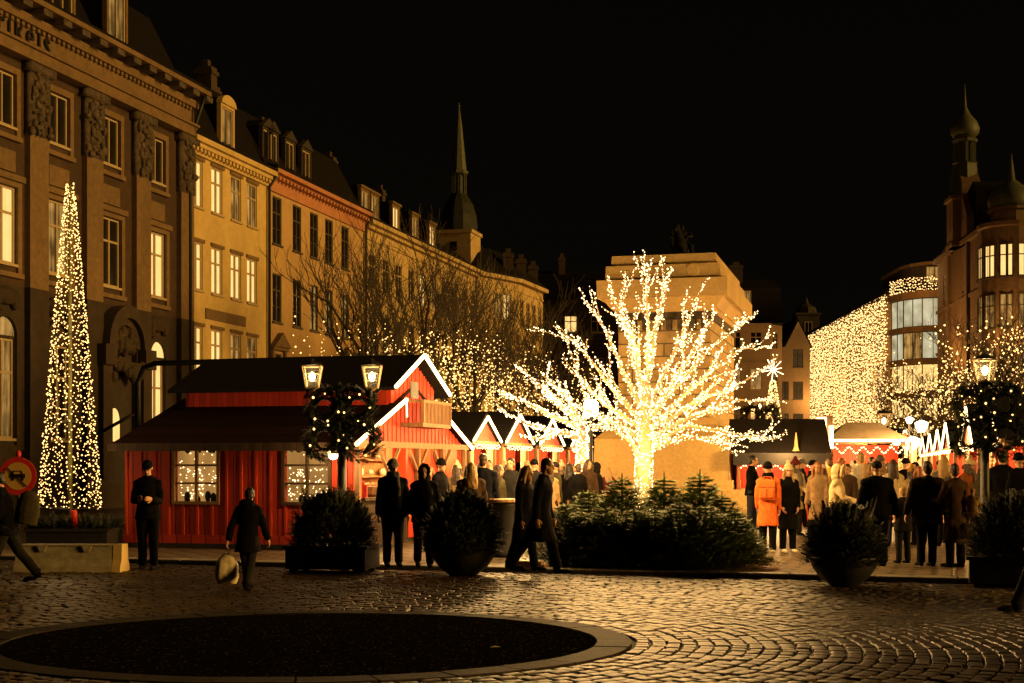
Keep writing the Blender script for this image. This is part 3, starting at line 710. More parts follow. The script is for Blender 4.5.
d4 = thing('roof_turret', 'dark slated turret rising behind the gabled house', 'tower', (X(806, D), D, 0))
mb = MB(); mb.box(-1.5, -1.5, 0, 1.5, 1.5, 21.5); mb.box(-1.7, -1.7, 21.5, 1.7, 1.7, 21.8); mb.lathe([(1.5, 21.8), (1.3, 22.6), (.4, 23.2), (.1, 24)], 8)
mb.build('turret_shaft', 'dark_wall', d4); window(d4, -.5, 19.0, 1.0, 1.6, 'pair', 'dark_glass', 'sash_paint', -1.62)

# ---- building wearing a curtain of lights
Pf, Pn = Vector((38.9, 186.7, 0)), Vector((37.2, 140, 0)); d = Pn - Pf; L = d.length
b6 = thing('light_curtain_building', 'department store with its whole long front hung in a curtain of fairy lights', 'building', Pf, math.atan2(d.y, d.x))
ops = [(2 + i * 4.3, v, 2.4, 2.2) for i in range(10) for v in (13, 9, 5)]
ops = [o + ('pair', 'room_dim', 'sash_dark') for o in ops]
wall_mb(L, 0, 18.5, ops, 22).build('wall', 'stucco_ochre', b6)
for o in ops: window(b6, *o)
mb = MB(); mb.box(-.2, -.5, 18.5, L + .2, 22, 18.8); mb.build('roof', 'roof_slate', b6)
mb = MB(); rr = random.Random(8); x = .2
while x < L - .2:
    z = 18.7 - rr.random() * .2; zb = 3.6 + rr.uniform(-.8, .8)
    ph = rr.random() * 6
    while z > zb:
        mb.octa((x + rr.uniform(-.07, .07), -.32 + rr.uniform(-.08, .08), z), rr.uniform(.035, .1)); z -= rr.uniform(.24, .52)
    x += rr.uniform(.34, .52)
tag(mb.build('light_curtain', 'bulb_curtain', b6), kind='stuff')
mb = MB(); x = .2
while x < L - .2:
    z = 18.6
    while z > 3.8:
        mb.octa((x, -.25 + rr.uniform(-.1, .1), z), rr.uniform(.035, .085)); z -= rr.uniform(.4, 1.1)
    x += rr.uniform(.4, .6)
tag(mb.build('light_curtain', 'bulb_warm', b6), kind='stuff')
# glazed rounded corner
pv = [Vector((37.25, 139.9, 0)), Vector((37.75, 137.4, 0)), Vector((39.1, 135.6, 0)), Vector((41.0, 134.9, 0)), Vector((43.5, 135.2, 0))]
b7 = thing('glass_corner_building', 'modern rounded glass corner with lit offices and a strip of lights on its roof edge', 'building', pv[0])
mb = MB(); pl = [p - pv[0] for p in pv]; pl2 = pl + [Vector((7, 9, 0)), Vector((.3, 9, 0))]
def slab(mb, poly, z0, z1, g=0):
    c = sum(poly, Vector()) / len(poly); q = [c + (p - c) * (1 + g) for p in poly]
    mb.prism([(p.x, p.y) for p in q], lambda a, b, d: (a, b, d), z0, z1)
for z0, z1 in ((5.4, 6.2), (8.1, 8.7), (11.3, 11.8), (14.4, 14.9), (17.6, 18.3)): slab(mb, pl2, z0, z1, .05)
mb.build('floor_slab', 'stone_brown', b7)
for fi, (z0, z1) in enumerate(((.1, 5.4), (6.2, 8.1), (8.7, 11.3), (11.8, 14.4), (14.9, 17.6))):
    for k in range(4):
        p, q = pl[k], pl[k + 1]; v = q - p
        mat = ['room_bright', 'room_bright', 'room_bright', 'room_cool', 'room_cool'][fi]
        if (k == 3 and fi in (2, 3)) or (k, fi) == (1, 3): mat = 'room_dim'
        o = put('window', wmesh(v.length, z1 - z0, 'pair', 'sash_dark'), b7, (p.x, p.y, z0), math.atan2(v.y, v.x))
        put('pane', pmesh(v.length, z1 - z0, mat), o)
mb = MB()
for k in range(4):
    p, q = pl[k], pl[k + 1]; v = q - p; nn = int(v.length / .2)
    for i in range(nn):
        for z in (18.35, 18.65, 18.95, 19.25, 19.5):
            pt = p + v * ((i + rr.random()) / nn); mb.octa((pt.x - .15, pt.y - .12, z + rr.uniform(-.1, .1)), rr.uniform(.04, .08))
tag(mb.build('light_curtain', 'bulb_curtain', b7), kind='stuff')
mb = MB(); slab(mb, [p + Vector((.9, 1.2, 0)) for p in pl2], 18.3, 21.0, -.15); mb.build('top_floor', 'dark_wall', b7)
mb = MB(); slab(mb, [p + Vector((.9, 1.2, 0)) for p in pl2], 21.0, 21.3, -.1); mb.build('roof', 'stone_brown', b7)
o = window(b7, 2.6, 19.2, 1.7, 1.6, 'pair', 'room_dim', 'sash_dark', -3.05)

# ---- dark building with onion-domed tower
Pf, Pn = Vector((37.7, 126, 0)), Vector((35.9, 108.4, 0)); d = Pn - Pf; L = d.length
b8 = thing('domed_building', 'dark ornate corner building with onion-domed tower and lit upper windows', 'building', Pf, math.atan2(d.y, d.x))
def ru(px):
    r_ = (px - 512) / F; t = (Pf.x - r_ * Pf.y) / (r_ * d.y - d.x); return t * L
ops = []
for px, w, m_ in ((944, .9, 'room_bright'), (955, 1.3, 'room_bright'), (961.5, 1.3, 'room_bright'), (980, 1.9, 'room_bright')):
    u = ru(px)
    ops += [(u - w / 2, 15.7, w, 2.3, 'cross', m_, 'sash_dark'), (u - w / 2, 12.0, w, 2.5, 'cross', 'room_bright' if px != 980 else 'room_dim', 'sash_dark'), (u - w / 2, 8.6, w, 2.2, 'cross', 'dark_glass', 'sash_dark'), (u - w / 2, 4.8, w, 2.2, 'cross', 'room_dim', 'sash_dark')]
wall_mb(L, 0, 19.6, ops, 14).build('wall', 'red_brick_dark', b8)
for o in ops: window(b8, *o)
mb = MB(); mb.box(-.1, -.4, 19.4, L, .1, 19.75); mb.box(-.05, -.15, 15.0, L, -.002, 15.25); mb.box(-.05, -.15, 11.3, L, -.002, 11.55)
for px in (950, 969, 987): u = min(ru(px), L - .3); mb.box(u - .25, -.25, 1, u + .25, -.003, 19.4)
mb.build('cornice', 'red_brick_dark', b8)
mansard(L, 19.76, 14, 3.2, 1.6).build('roof', 'roof_slate', b8)
u = ru(961); mb = MB()                                     # big gable under the tower
mb.box(u - 3.4, -.28, 19.4, u + 3.4, 1.2, 21.4); mb.prism([(u - 3.4, 21.4), (u + 3.4, 21.4), (u + 1.9, 23.2), (u + 1.5, 24.6), (u, 26), (u - 1.5, 24.6), (u - 1.9, 23.2)], lambda a, b, d_: (a, d_, b), -.25, 1.2)
mb.build('gable', 'red_brick_dark', b8)
tx = u; mb = MB(); mb.box(tx - 1.2, -.9, 19.4, tx + 1.2, 1.5, 23.2); mb.box(tx - 1.4, -1.1, 23.2, tx + 1.4, 1.7, 23.5); mb.box(tx - 1.3, -1.0, 19.4, tx + 1.3, 1.6, 19.7); mb.box(tx - .3, -.93, 20.6, tx + .3, -.9, 22.3); mb.build('tower_shaft', 'red_brick_dark', b8)
o = MB(); o.lathe([(1.35, 24.7), (1.2, 25.6), (1.05, 26.6), (.95, 27.4), (1.05, 27.5)], 8, (tx, .3, -1.2)); o.build('tower_belfry', 'copper', b8)
o = MB()
for k in range(8): a = math.pi / 4 * k; o.bar((tx + .75 * math.cos(a), 0.3 + .75 * math.sin(a), 26.3), (tx + .75 * math.cos(a), 0.3 + .75 * math.sin(a), 28.0), .24)
o.lathe([(.55, 27.5), (.55, 29.2)], 8, (tx, .3, -1.2)); o.lathe([(.95, 29.2), (1.05, 29.4), (.9, 29.5)], 8, (tx, .3, -1.2)); o.build('tower_lantern', 'copper', b8)
o = MB(); o.lathe([(.75, 29.5), (1.1, 29.9), (1.18, 30.3), (.95, 30.9), (.45, 31.5), (.16, 32.1), (.08, 33), (.03, 34)], 14, (tx, .3, -1.2)); o.build('onion_dome', 'copper', b8, True)
# corner drum
cxl = L + .8; cyl = 1.9
mb = MB(); mb.lathe([(2.3, 0), (2.3, 19.4), (2.5, 19.5), (2.5, 19.8)], 18, (cxl, cyl, 0)); mb.build('corner_drum', 'red_brick_dark', b8)
for k, a in enumerate((-150, -118, -86, -54, -22, 10)):
    ar = R(a)
    for v, h in ((15.7, 2.4), (11.9, 2.5), (8.4, 2.2), (4.6, 2.2)):
        w = .95 if k != 0 else .5
        o = put('window', wmesh(w, h, 'cross', 'sash_dark'), b8, (cxl + 2.4 * math.cos(ar) + w / 2 * math.sin(ar), cyl + 2.4 * math.sin(ar) - w / 2 * math.cos(ar), v), ar + R(90))
        put('pane', pmesh(w, h, 'room_bright' if v > 15 else 'room_dim'), o)
mb = MB(); mb.lathe([(1.5, 19.8), (1.5, 20.7), (1.75, 20.8), (1.75, 21.0)], 16, (cxl, cyl, 0)); mb.build('turret_drum', 'red_brick_dark', b8)
mb = MB(); mb.lathe([(1.6, 21.0), (1.75, 21.6), (1.5, 22.3), (.8, 22.8), (.3, 23.2), (.16, 24.2), (.04, 25.2)], 16, (cxl, cyl, 0)); mb.build('turret_dome', 'copper', b8, True)
ops = [(4.2 + i * 2.7, v, 1.3, 2.3, 'cross', 'room_bright' if v > 15 else 'room_dim', 'sash_dark') for i in range(5) for v in (15.7, 12, 8.4)]
o = wall_mb(18, 0, 19.6, ops, 10).build('wall', 'red_brick_dark', b8); o.location = (L + .2, .8, 0); o.rotation_euler = (0, 0, R(90 + 6))
for w_ in ops: window(o, *w_)
o = mansard(18, 19.62, 10, 3, 1.6).build('roof', 'roof_slate', b8); o.location = (L + .2, .8, 0); o.rotation_euler = (0, 0, R(96))
# ------------------------------------------------------------------ market huts
def cglass():
    m, n, l, b = nt('clear_glass')
    b.inputs['Base Color'].default_value = (.9, .85, .7, 1); b.inputs['Roughness'].default_value = .08
    tr = n.new('ShaderNodeBsdfTransparent'); mx = n.new('ShaderNodeMixShader'); mx.inputs[0].default_value = .12
    nz = n.new('ShaderNodeTexNoise'); nz.inputs['Scale'].default_value = 3; mr = n.new('ShaderNodeMapRange'); mr.inputs['To Min'].default_value = .01; mr.inputs['To Max'].default_value = .07
    l.new(nz.outputs['Fac'], mr.inputs['Value']); l.new(mr.outputs[0], mx.inputs[0])
    l.new(tr.outputs[0], mx.inputs[1]); l.new(b.outputs[0], mx.inputs[2]); l.new(mx.outputs[0], n['Material Output'].inputs['Surface'])
cglass()
HC = Vector((-3.02, 27.0, .1))
hut = thing('market_hut', 'large red board hut with balcony and glowing gable strips on the left', 'market hut', HC, RZH)
def hw(x, y, z=0): return HC + PX * x + AX * y + Vector((0, 0, z))
W, T = -4.83, 6.95
win = ((-3.72, .92, .9, 1.06), (-1.39, .92, .9, 1.06))
mb = MB()
for x0, x1 in ((W, win[0][0]), (win[0][0] + .9, win[1][0]), (win[1][0] + .9, 0)): mb.box(x0, -.0, .12, x1, .1, 2.12)
for u, v, w, h in win: mb.box(u, 0, .12, u + w, .1, v); mb.box(u, 0, v + h, u + w, .1, 2.12)
mb.box(W, .1, .12, W + .1, T, 2.12); mb.box(W + .1, T - .1, .12, 0, T, 2.12)
x = W + .02
while x < -.05:                                               # cover strips between the boards
    if not any(u - .06 < x + .03 < u + w + .06 for u, v, w, h in win): mb.box(x, -.03, .12, x + .05, -.002, 2.1)
    else: mb.box(x, -.03, .12, x + .05, -.002, .86)
    x += .31
mb.box(W - .02, -.045, .12, .02, -.003, .26); mb.box(W - .02, -.06, 0.04, .02, .0, .119)
mb.build('wall', 'red_boards', hut)
mb = MB(); mb.box(W - .05, -.1, -.1, .06, -.062, .1); mb.box(W, .02, -.1, 0, T, .1); mb.build('plinth', 'dark_wall', hut)
mb = MB()
for i in range(54):
    y0 = i * T / 54; yc = y0 + T / 108
    zt = 2.1 + min(yc, T - yc) * .335
    zt = min(zt, 3.0)
    mb.box(-.001 - (.012 if i % 2 else 0), y0, 2.1, .06 - (.012 if i % 2 else 0), y0 + T / 54 - .004, zt)
mb.build('gable_board', 'red_narrow', hut)
for u, v, w, h in win:
    mb = MB(); t = .05
    mb.box(u - .06, -.05, v - .06, u + w + .06, .06, v); mb.box(u - .06, -.05, v + h, u + w + .06, .06, v + h + .06); mb.box(u - .06, -.05, v, u, .06, v + h); mb.box(u + w, -.05, v, u + w + .06, .06, v + h)
    mb.box(u + w / 2 - .025, -.02, v, u + w / 2 + .025, .05, v + h)
    for q in (1 / 3, 2 / 3): mb.box(u, -.015, v + h * q - .02, u + w / 2 - .026, .05, v + h * q + .02); mb.box(u + w / 2 + .026, -.015, v + h * q - .02, u + w, .05, v + h * q + .02)
    wo = mb.build('window', 'wood_post' if u < -2 else 'dark_boards', hut)
    mb = MB(); mb.add([(u, .09, v), (u + w, .09, v), (u + w, .09, v + h), (u, .09, v + h)], [(0, 1, 2, 3)]); mb.build('pane', 'room_hut', wo)
    mb = MB(); rr = random.Random(int(u * 9))
    for i in range(90):
        bx = u + rr.uniform(.04, w - .04); bz = v + rr.uniform(.04, h * (.62 if rr.random() < .75 else .95)); mb.octa((bx, .065, bz), rr.uniform(.008, .016))
    mb.build('fairy_lights', 'bulb_white', wo)
    mb = MB()
    for i in range(30):
        a = u + rr.uniform(.02, w - .02); mb.ell((a, .06, v + h - rr.uniform(.0, .09)), (.035, .015, .04), 6, 4)
    for i in range(5): mb.ell((u + rr.uniform(.1, w - .1), .06, v + rr.uniform(.02, .12)), (.07, .02, rr.uniform(.06, .13)), 7, 5)
    mb.build('pine_trim', 'needle_dark', wo)
# lower roof: two slopes, porch overhang towards the lane
def slope(mb, x0, x1, y0, z0, y1, z1, th=.07):
    mb.add([(x0, y0, z0), (x1, y0, z0), (x1, y1, z1), (x0, y1, z1), (x0, y0, z0 - th), (x1, y0, z0 - th), (x1, y1, z1 - th), (x0, y1, z1 - th)],
           [(0, 1, 2, 3), (4, 7, 6, 5), (0, 4, 5, 1), (1, 5, 6, 2), (2, 6, 7, 3), (3, 7, 4, 0)])
mid = T / 2; zr = 2.12 + mid * .335
kz = (zr + .06 - 2.03) / (mid + .38)
mb = MB(); slope(mb, W - .12, .05, -.38, 2.03, mid, zr + .06); slope(mb, W - .12, .05, T + .38, 2.03, mid + .001, zr + .06)
slope(mb, .05, .18, -.38, 2.03, 2.52, 2.03 + kz * 2.9); slope(mb, .05, .18, T + .38, 2.03, 4.46, 2.03 + kz * (T + .38 - 4.46)); mb.build('roof', 'roof_boards', hut)
mb = MB(); mb.box(W - .13, -.43, 1.9, .18, -.385, 2.055); mb.build('eaves_board', 'dark_boards', hut)
mb = MB(); ya, yb = 2.05, 4.9                               # raised upper storey
mb.box(W + .25, ya, 2.5, -.04, ya + .08, 3.28); mb.box(W + .25, yb - .08, 2.5, -.04, yb, 3.28); mb.box(W + .25, ya, 2.5, W + .33, yb, 3.28)
for i in range(22):
    y0 = ya + i * (yb - ya) / 22; yc = y0 + .06
    mb.box(-.04 - (.012 if i % 2 else 0), y0, 2.9, .03 - (.012 if i % 2 else 0), y0 + (yb - ya) / 22 - .004, 3.28 + min(yc - ya, yb - yc) * .4)
mb.build('upper_wall', 'red_narrow', hut)
mb = MB(); mb.box(.035, 3.2, 3.05, .06, 3.7, 3.4); mb.build('gable_window', 'room_dim', hut)
mb = MB(); slope(mb, W + .05, .25, ya - .42, 3.2, mid, 3.98); slope(mb, W + .05, .25, yb + .42, 3.2, mid + .001, 3.98); mb.build('upper_roof', 'roof_tar', hut)
mb = MB(); mb.box(.065, 2.55, 2.42, .55, 4.45, 2.5); mb.box(.5, 2.55, 2.92, .57, 4.45, 2.98); mb.box(.5, 2.55, 2.5, .57, 2.61, 2.92); mb.box(.5, 4.39, 2.5, .57, 4.45, 2.92)
for i in range(19): y = 2.68 + i * .094; mb.box(.52, y, 2.5, .55, y + .035, 2.92)
mb.bar((.06, 2.58, 2.95), (.5, 2.58, 2.95), .05); mb.bar((.06, 4.42, 2.95), (.5, 4.42, 2.95), .05)
mb.build('balcony', 'wood_post', hut)
def strip(parent, p, q, r=.028, mat='led_tube'):
    mb = MB(); mb.tube([p, q], r, 8); return mb.build('light_strip', mat, parent)
strip(hut, (.21, -.36, 2.02), (.21, 2.5, 2.98), .04); strip(hut, (.21, 2.5, 2.98), (.21, 2.52, 2.62), .016)
strip(hut, (.21, 4.48, 2.97), (.21, T + .36, 2.02), .04)
strip(hut, (.28, ya - .4, 3.2), (.28, mid, 3.97), .04); strip(hut, (.28, mid, 3.97), (.28, yb + .4, 3.2), .04)
mb = MB(); mb.box(.065, -.2, 1.98, .165, T + .2, 2.1); mb.build('beam', 'wood_post', hut)
for y in (-.05, 1.7, 3.5, 5.2, 6.9):
    mb = MB(); mb.box(.065, y - .05, -.02, .165, y + .05, 1.98); mb.build('post', 'wood_post', hut)
mb = MB()
for y in (1.7, 3.5, 5.2): mb = MB(); mb.bar((.115, y + .05, 1.5), (.115, y + .6, 1.97), .06); mb.build('brace', 'wood_post', hut); mb = MB(); mb.bar((.115, y - .05, 1.5), (.115, y - .6, 1.97), .06); mb.build('brace', 'wood_post', hut)
mb = MB(); mb.box(-.42, .3, 0, .05, 3.0, .95); mb.box(-.45, .1, .95, .22, 3.05, 1.0); mb.build('counter', 'dark_boards', hut)
mb = MB(); mb.box(-1.9, .15, .1, -1.82, T - .15, 2.1)
for z in (.95, 1.35, 1.72): mb.box(-1.82, .3, z, -1.5, T - .3, z + .03)
mb.build('back_shelf', 'wood_boards', hut)
mb = MB()
for y0, y1 in ((0.1, .35), (3.05, 3.75), (4.7, 5.6), (6.55, 6.95)): mb = MB(); mb.box(-.0, y0, .1, .05, y1, 2.1); mb.build('lane_panel', 'red_narrow', hut)
mb = MB(); rr = random.Random(4)
for i in range(40): mb.ell((-1.66, rr.uniform(.4, T - .4), rr.choice((1.0, 1.4, 1.77)) + .07), (.07, .09, rr.uniform(.05, .12)), 8, 6)
mb.build('shelf_goods', 'canvas_white', hut)
# goods on the counter
for i, (y, c, lab) in enumerate(((.55, 'ribbon_red', 'red festive parcel at the near end of the hut counter'), (1.2, 'wood_post', 'brown wicker basket of goods beside the red parcel on the hut counter'), (1.9, 'canvas_white', 'pale domed cake cloche on the hut counter'), (2.55, 'ribbon_red', 'red festive parcel at the far end of the hut counter'))):
    p = hw(-.08, y, 1.0); mb = MB()
    if c == 'wood_post':
        mb.lathe([(.14, 0), (.2, .05), (.22, .2), (.2, .22)], 14)
        for q in range(9): mb.ell((.12 * math.cos(q), .12 * math.sin(q), .23), .055, 8, 6)
        nm, ct = 'basket', 'basket'
    elif c == 'canvas_white': mb.lathe([(.2, 0), (.21, .03), (.19, .05), (.18, .16), (.12, .25), (.02, .28), (.02, .31)], 16); nm, ct = 'cloche', 'cloche'
    else: mb.box(-.15, -.12, 0, .15, .12, .24); mb.box(-.154, -.02, -.0, .154, .02, .243); mb.ell((-.05, 0, .28), (.06, .03, .04), 8, 6); mb.ell((.05, 0, .28), (.06, .03, .04), 8, 6); nm, ct = 'parcel', 'parcel'
    o = mb.build(nm, c, None); o.location = p; o.rotation_euler = (0, 0, .4 * i); tag(o, lab, ct)
# spot lamp on the hut corner
sp = thing('spot_lamp', 'glaring bare spot lamp fixed on the hut corner under the roof edge', 'lamp', hw(-.2, -.5, 1.86))
mb = MB(); mb.lathe([(.03, .12), (.07, .1), (.1, -.02)], 12); mb.bar((0, 0, .1), (0, .1, .16), .03); mb.build('lamp_housing', 'black_iron', sp)
mb = MB(); mb.ell((0, 0, -.03), .1, 12, 8); mb.build('bulb', 'lamp_flame', sp, True)
lamp(hw(-.2, -.62, 1.72), 60, rad=.05)
for y, wv in ((.9, 34), (2.8, 34), (4.7, 34), (6.3, 30)): lamp(hw(-.35, y, 1.9), wv * 5, (1, .58, .2), .1)
for y in (.4, 2.2, 4.6, 6.6): lamp(hw(2.7, y, 2.4), 300, (1, .58, .2), .1)

def stall(name, label, o, rz, w, d, group, colour='red_narrow', tri=.62, eave=2.12, watts=95, roof='roof_tar', narrow=1.0):
    s = thing(name, label, 'market stall', o, rz, group)
    mb = MB()
    for x in (0, w): mb.box(x - .05, -.05, 0, x + .05, .05, eave)
    for x in (0, w):
        p = MB(); p.box(x - .045, -.045, 0, x + .045, .045, eave); p.build('post', 'wood_post', s)
    mb = MB(); mb.box(.05, .5, 0, w - .05, .95, .95); mb.box(.0, .42, .95, w, 1.0, 1.0); mb.build('counter', colour, s)
    mb = MB(); mb.box(0, d - .06, 0, w, d, eave); mb.box(-.03, .35, 0, .03, d - .06, eave); mb.box(w - .03, .35, 0, w + .03, d - .06, eave); mb.build('wall', colour, s)
    mb = MB(); mb.box(.06, d - .35, .9, w - .06, d - .065, .93); mb.box(.06, d - .35, 1.35, w - .06, d - .065, 1.38)
    mb.build('shelf', 'wood_boards', s)
    mb = MB(); rr = random.Random(int(o[1] * 7 + o[0]))
    for i in range(26):
        x = rr.uniform(.15, w - .15); z = rr.choice((.93, 1.38)); h = rr.uniform(.08, .26); r = rr.uniform(.04, .09)
        mb.lathe([(r, 0), (r * 1.1, h * .3), (r * .7, h * .8), (r * .25, h)], 7, (x, d - .2, z))
    mb.build('shelf_goods', 'canvas_white', s)
    mb = MB(); mb.box(-.06, -.12, eave, w + .06, -.02, eave + .1); mb.build('beam', 'wood_post', s)
    a, b = w * (1 - narrow) / 2, w * (1 + narrow) / 2
    mb = MB(); mb.prism([(a, eave + .1), (b, eave + .1), (w / 2, eave + .1 + tri)], lambda p, q, e: (p, e, q), -.06, .0); mb.build('gable_board', colour, s)
    mb = MB(); zt = eave + .1 + tri + .08
    mb.prism([(a - .16, eave + .06), (w / 2, zt), (b + .16, eave + .06), (b + .16, eave + .14), (w / 2, zt + .09), (a - .16, eave + .14)], lambda p, q, e: (p, e, q), -.14, d + .1)
    if narrow < 1: mb.box(-.1, -.0, eave + .1, w + .1, d + .1, eave + .2)
    mb.build('roof', roof, s)
    strip(s, (a - .1, -.17, eave + .1), (w / 2, -.17, zt - .02), .034); strip(s, (w / 2, -.17, zt - .02), (b + .1, -.17, eave + .1), .034)
    for x in (.08, w - .5):
        mb = MB()
        for i in range(7): mb.box(x + i * .06, .02 + (i % 2) * .03, .98, x + i * .06 + .058, .05 + (i % 2) * .03, eave - .02)
        mb.build('awning_curtain', 'canvas_white', s)
    mb = MB()
    for i in range(36): mb.octa((w * (i + .5) / 36, -.16, eave - .04 + .05 * math.sin(i * 1.7)), .02)
    mb.build('fairy_lights', 'bulb_white', s)
    M4 = Matrix.Translation(Vector(o)) @ Matrix.Rotation(rz, 4, 'Z')
    if watts:
        lamp(M4 @ Vector((w / 2, .9, eave - .25)), watts * 2.6, (1, .52, .15), .12); lamp(M4 @ Vector((w / 2, -.7, eave + .05)), watts * 1.9, (1, .5, .14), .12)
    return s
LANE = lambda t, out=0.0: Vector((-3.02 + .266 * t, 27 + t, .1)) + PX * out
g = 'stalls in the left row beyond the large hut'
for t, w, lab, tri in ((7.4, 2.3, 'first small red stall behind the large hut, its gable half hidden', .55), (10.3, 2.75, 'red stall with a glowing peak, second beyond the large hut', .7),
                  (13.9, 2.9, 'red stall with a glowing peak, third beyond the large hut', .7), (17.9, 3.0, 'red stall with a glowing peak half behind the lit branches', .62)):
    stall('market_stall', lab, LANE(t), RZL, w, 2.3, g, tri=tri)
g = 'stalls in the right row'
rz2 = math.atan2(-.985, -.19)
for D, w, lab, tri in ((34.5, 3.0, 'nearest stall of the right row, behind the garlanded lantern post', .85), (42.4, 3.2, 'right-row stall with the broadest glowing peak', 1.0), (52.8, 3.0, 'right-row stall with a tall narrow peak next to the broadest one', .85),
                       (58.8, 3.0, 'right-row stall, third glowing peak from the far end turned away', .75), (66, 3.0, 'right-row stall with the second farthest glowing peak', .72), (74.5, 3.0, 'farthest stall of the right row with the smallest peak', .72)):
    stall('market_stall', lab, Vector((2.9 + .25 * D, D, .1)), rz2, w, 2.4, g, tri=tri, watts=110 if D < 60 else 70, narrow=.8)

# dark-roofed stall right of the monument, open to the camera
o = Vector((at(737, 39)[0], 39, .1)); ts = thing('market_stall', 'long dark-roofed stall with open red interior right of the monument', 'market stall', o, R(-6))
mb = MB(); mb.box(0, 2.2, 0, 2.35, 2.26, 1.9); mb.box(0, .2, 0, .06, 2.2, 1.9); mb.box(2.29, .2, 0, 2.35, 2.2, 1.9); mb.build('wall', 'red_narrow', ts)
mb = MB(); mb.add([(-.15, -.4, 1.95), (2.5, -.4, 1.95), (2.5, 1.2, 2.92), (-.15, 1.2, 2.92), (-.15, 2.6, 1.95), (2.5, 2.6, 1.95)], [(0, 1, 2, 3), (3, 2, 5, 4), (0, 3, 4), (1, 5, 2), (0, 4, 5, 1)]); mb.build('roof', 'roof_tar', ts)
mb = MB(); mb.box(-.12, -.42, 1.62, 2.47, -.36, 1.94); mb.build('fascia', 'black_iron', ts)
mb = MB(); mb.box(.05, .1, 0, 2.3, .5, .9); mb.box(0, .05, .9, 2.35, .55, .95); mb.build('counter', 'red_narrow', ts)
for x in (0, 1.6, 2.3): mb = MB(); mb.box(x, -.3, 0, x + .07, -.23, 1.62); mb.build('post', 'wood_post', ts)
mb = MB(); rr = random.Random(2)
for i in range(34): mb.octa((.1 + i * .066, -.2, 1.55 + .06 * math.sin(i)), .024)
mb.build('fairy_lights', 'bulb_white', ts)
mb = MB(); mb.lathe([(.1, 0), (.06, .1), (.03, .35), (.012, .5)], 8, (1.55, -.5, 2.0)); mb.build('roof_ornament', 'wood_boards', ts)
lamp(o + Vector((1.1, .9, 1.5)), 200); lamp(o + Vector((1.2, -1.6, 2.1)), 420, (1, .52, .16))
# two glowing signs posts
o = Vector((at(824, 41)[0], 41, .1)); ls = thing('light_column', 'pair of tall white light boxes at the end of the dark-roofed stall', 'light box', o)
mb = MB(); mb.box(-.2, -.06, 1.95, .06, .06, 3.0); mb.box(.16, -.06, 2.1, .26, .06, 2.75); mb.build('light_box', 'led_tube', ls)
mb = MB(); mb.box(-.2, .065, 0, .27, .12, 3.05); mb.bar((-.2, 0, 1.9), (.27, 0, 1.9), .06); mb.build('frame', 'wood_post', ls)
# hip-roofed stall and neighbours
o = Vector((at(829, 47)[0], 47, .1)); us = thing('market_stall', 'stall with tan canvas hip roof and one long white light line', 'market stall', o, R(-4))
w = 2.6
mb = MB(); mb.add([(-.2, -.5, 2.35), (w + .2, -.5, 2.35), (w + .2, 2.2, 2.35), (-.2, 2.2, 2.35), (.7, .85, 3.05), (w - .9, .85, 3.05)], [(0, 1, 5, 4), (1, 2, 5), (2, 3, 4, 5), (3, 0, 4), (0, 3, 2, 1)]); mb.build('roof', 'canvas_tan', us)
mb = MB(); mb.box(0, 1.8, 0, w, 1.86, 2.3); mb.build('wall', 'red_narrow', us); mb = MB(); mb.box(.9, .3, 0, w, .6, .95); mb.build('counter', 'red_narrow', us)
for x in (0, w - .07): mb = MB(); mb.box(x, -.4, 0, x + .07, -.33, 2.34); mb.build('post', 'wood_post', us)
mb = MB(); mb.tube([(-.15, -.55, 2.42), (w + .15, -.55, 2.42)], .04, 8); mb.build('light_strip', 'led_tube', us)
mb = MB()
for i in range(40): mb.octa((w * i / 40, -.5, 2.1 + .1 * math.sin(i * .9)), .028)
mb.build('fairy_lights', 'bulb_white', us)
lamp(o + Vector((1.2, .6, 1.9)), 260); lamp(o + Vector((1.2, -2.2, 2.3)), 700, (1, .52, .16))
stall('market_stall', 'small gabled stall under the white globe lamps', Vector((at(892, 58)[0], 58, .1)), R(0), .95, 2.0, None, tri=.55, eave=2.3, watts=110)
o = Vector((at(838, 60)[0], 60, .1)); stall('market_stall', 'low pale stall glimpsed behind the canvas hip roof', o, R(-5), 2.6, 2.0, None, 'canvas_tan', .5, 2.4, watts=130)
# bracket pole behind the hut
p = Vector((at(138, 34)[0], 34, .1)); bp_ = thing('bracket_pole', 'dark bracket pole with a long level arm behind the hut roof', 'pole', p, RZH)
mb = MB(); mb.tube([(0, 0, -.05), (0, 0, 3.6), (.15, 0, 3.95), (.45, 0, 4.05), (6.3, 0, 4.08)], .065, 8); mb.bar((0, 0, 2.9), (-1.0, -.2, 2.35), .07); mb.build('pole', 'black_iron', bp_, True)

# ------------------------------------------------------------------ monument
mo = thing('monument', 'tall granite pedestal with stepped cornice behind the shining tree', 'monument', Vector((at(664, 40)[0], 40, .1)), RZH)
fw, fl = 3.3, 7.2
mb = MB()
def tier(mb, w0, z0, w1, z1, y0=0.0):
    a0, a1 = w0 / 2, w1 / 2; e0 = (w0 - 2.6) / 2; e1 = (w1 - 2.6) / 2
    mb.add([(-a0, -e0, z0), (a0, -e0, z0), (a0, fl - 1.0 + e0, z0), (-a0, fl - 1.0 + e0, z0), (-a1, -e1, z1), (a1, -e1, z1), (a1, fl - 1.0 + e1, z1), (-a1, fl - 1.0 + e1, z1)],
           [(0, 3, 2, 1), (4, 5, 6, 7), (0, 1, 5, 4), (1, 2, 6, 5), (2, 3, 7, 6), (3, 0, 4, 7)])
tier(mb, 5.6, 0, 5.6, .45); tier(mb, 4.8, .45, 4.8, .95); mb.build('steps', 'granite_warm', mo)
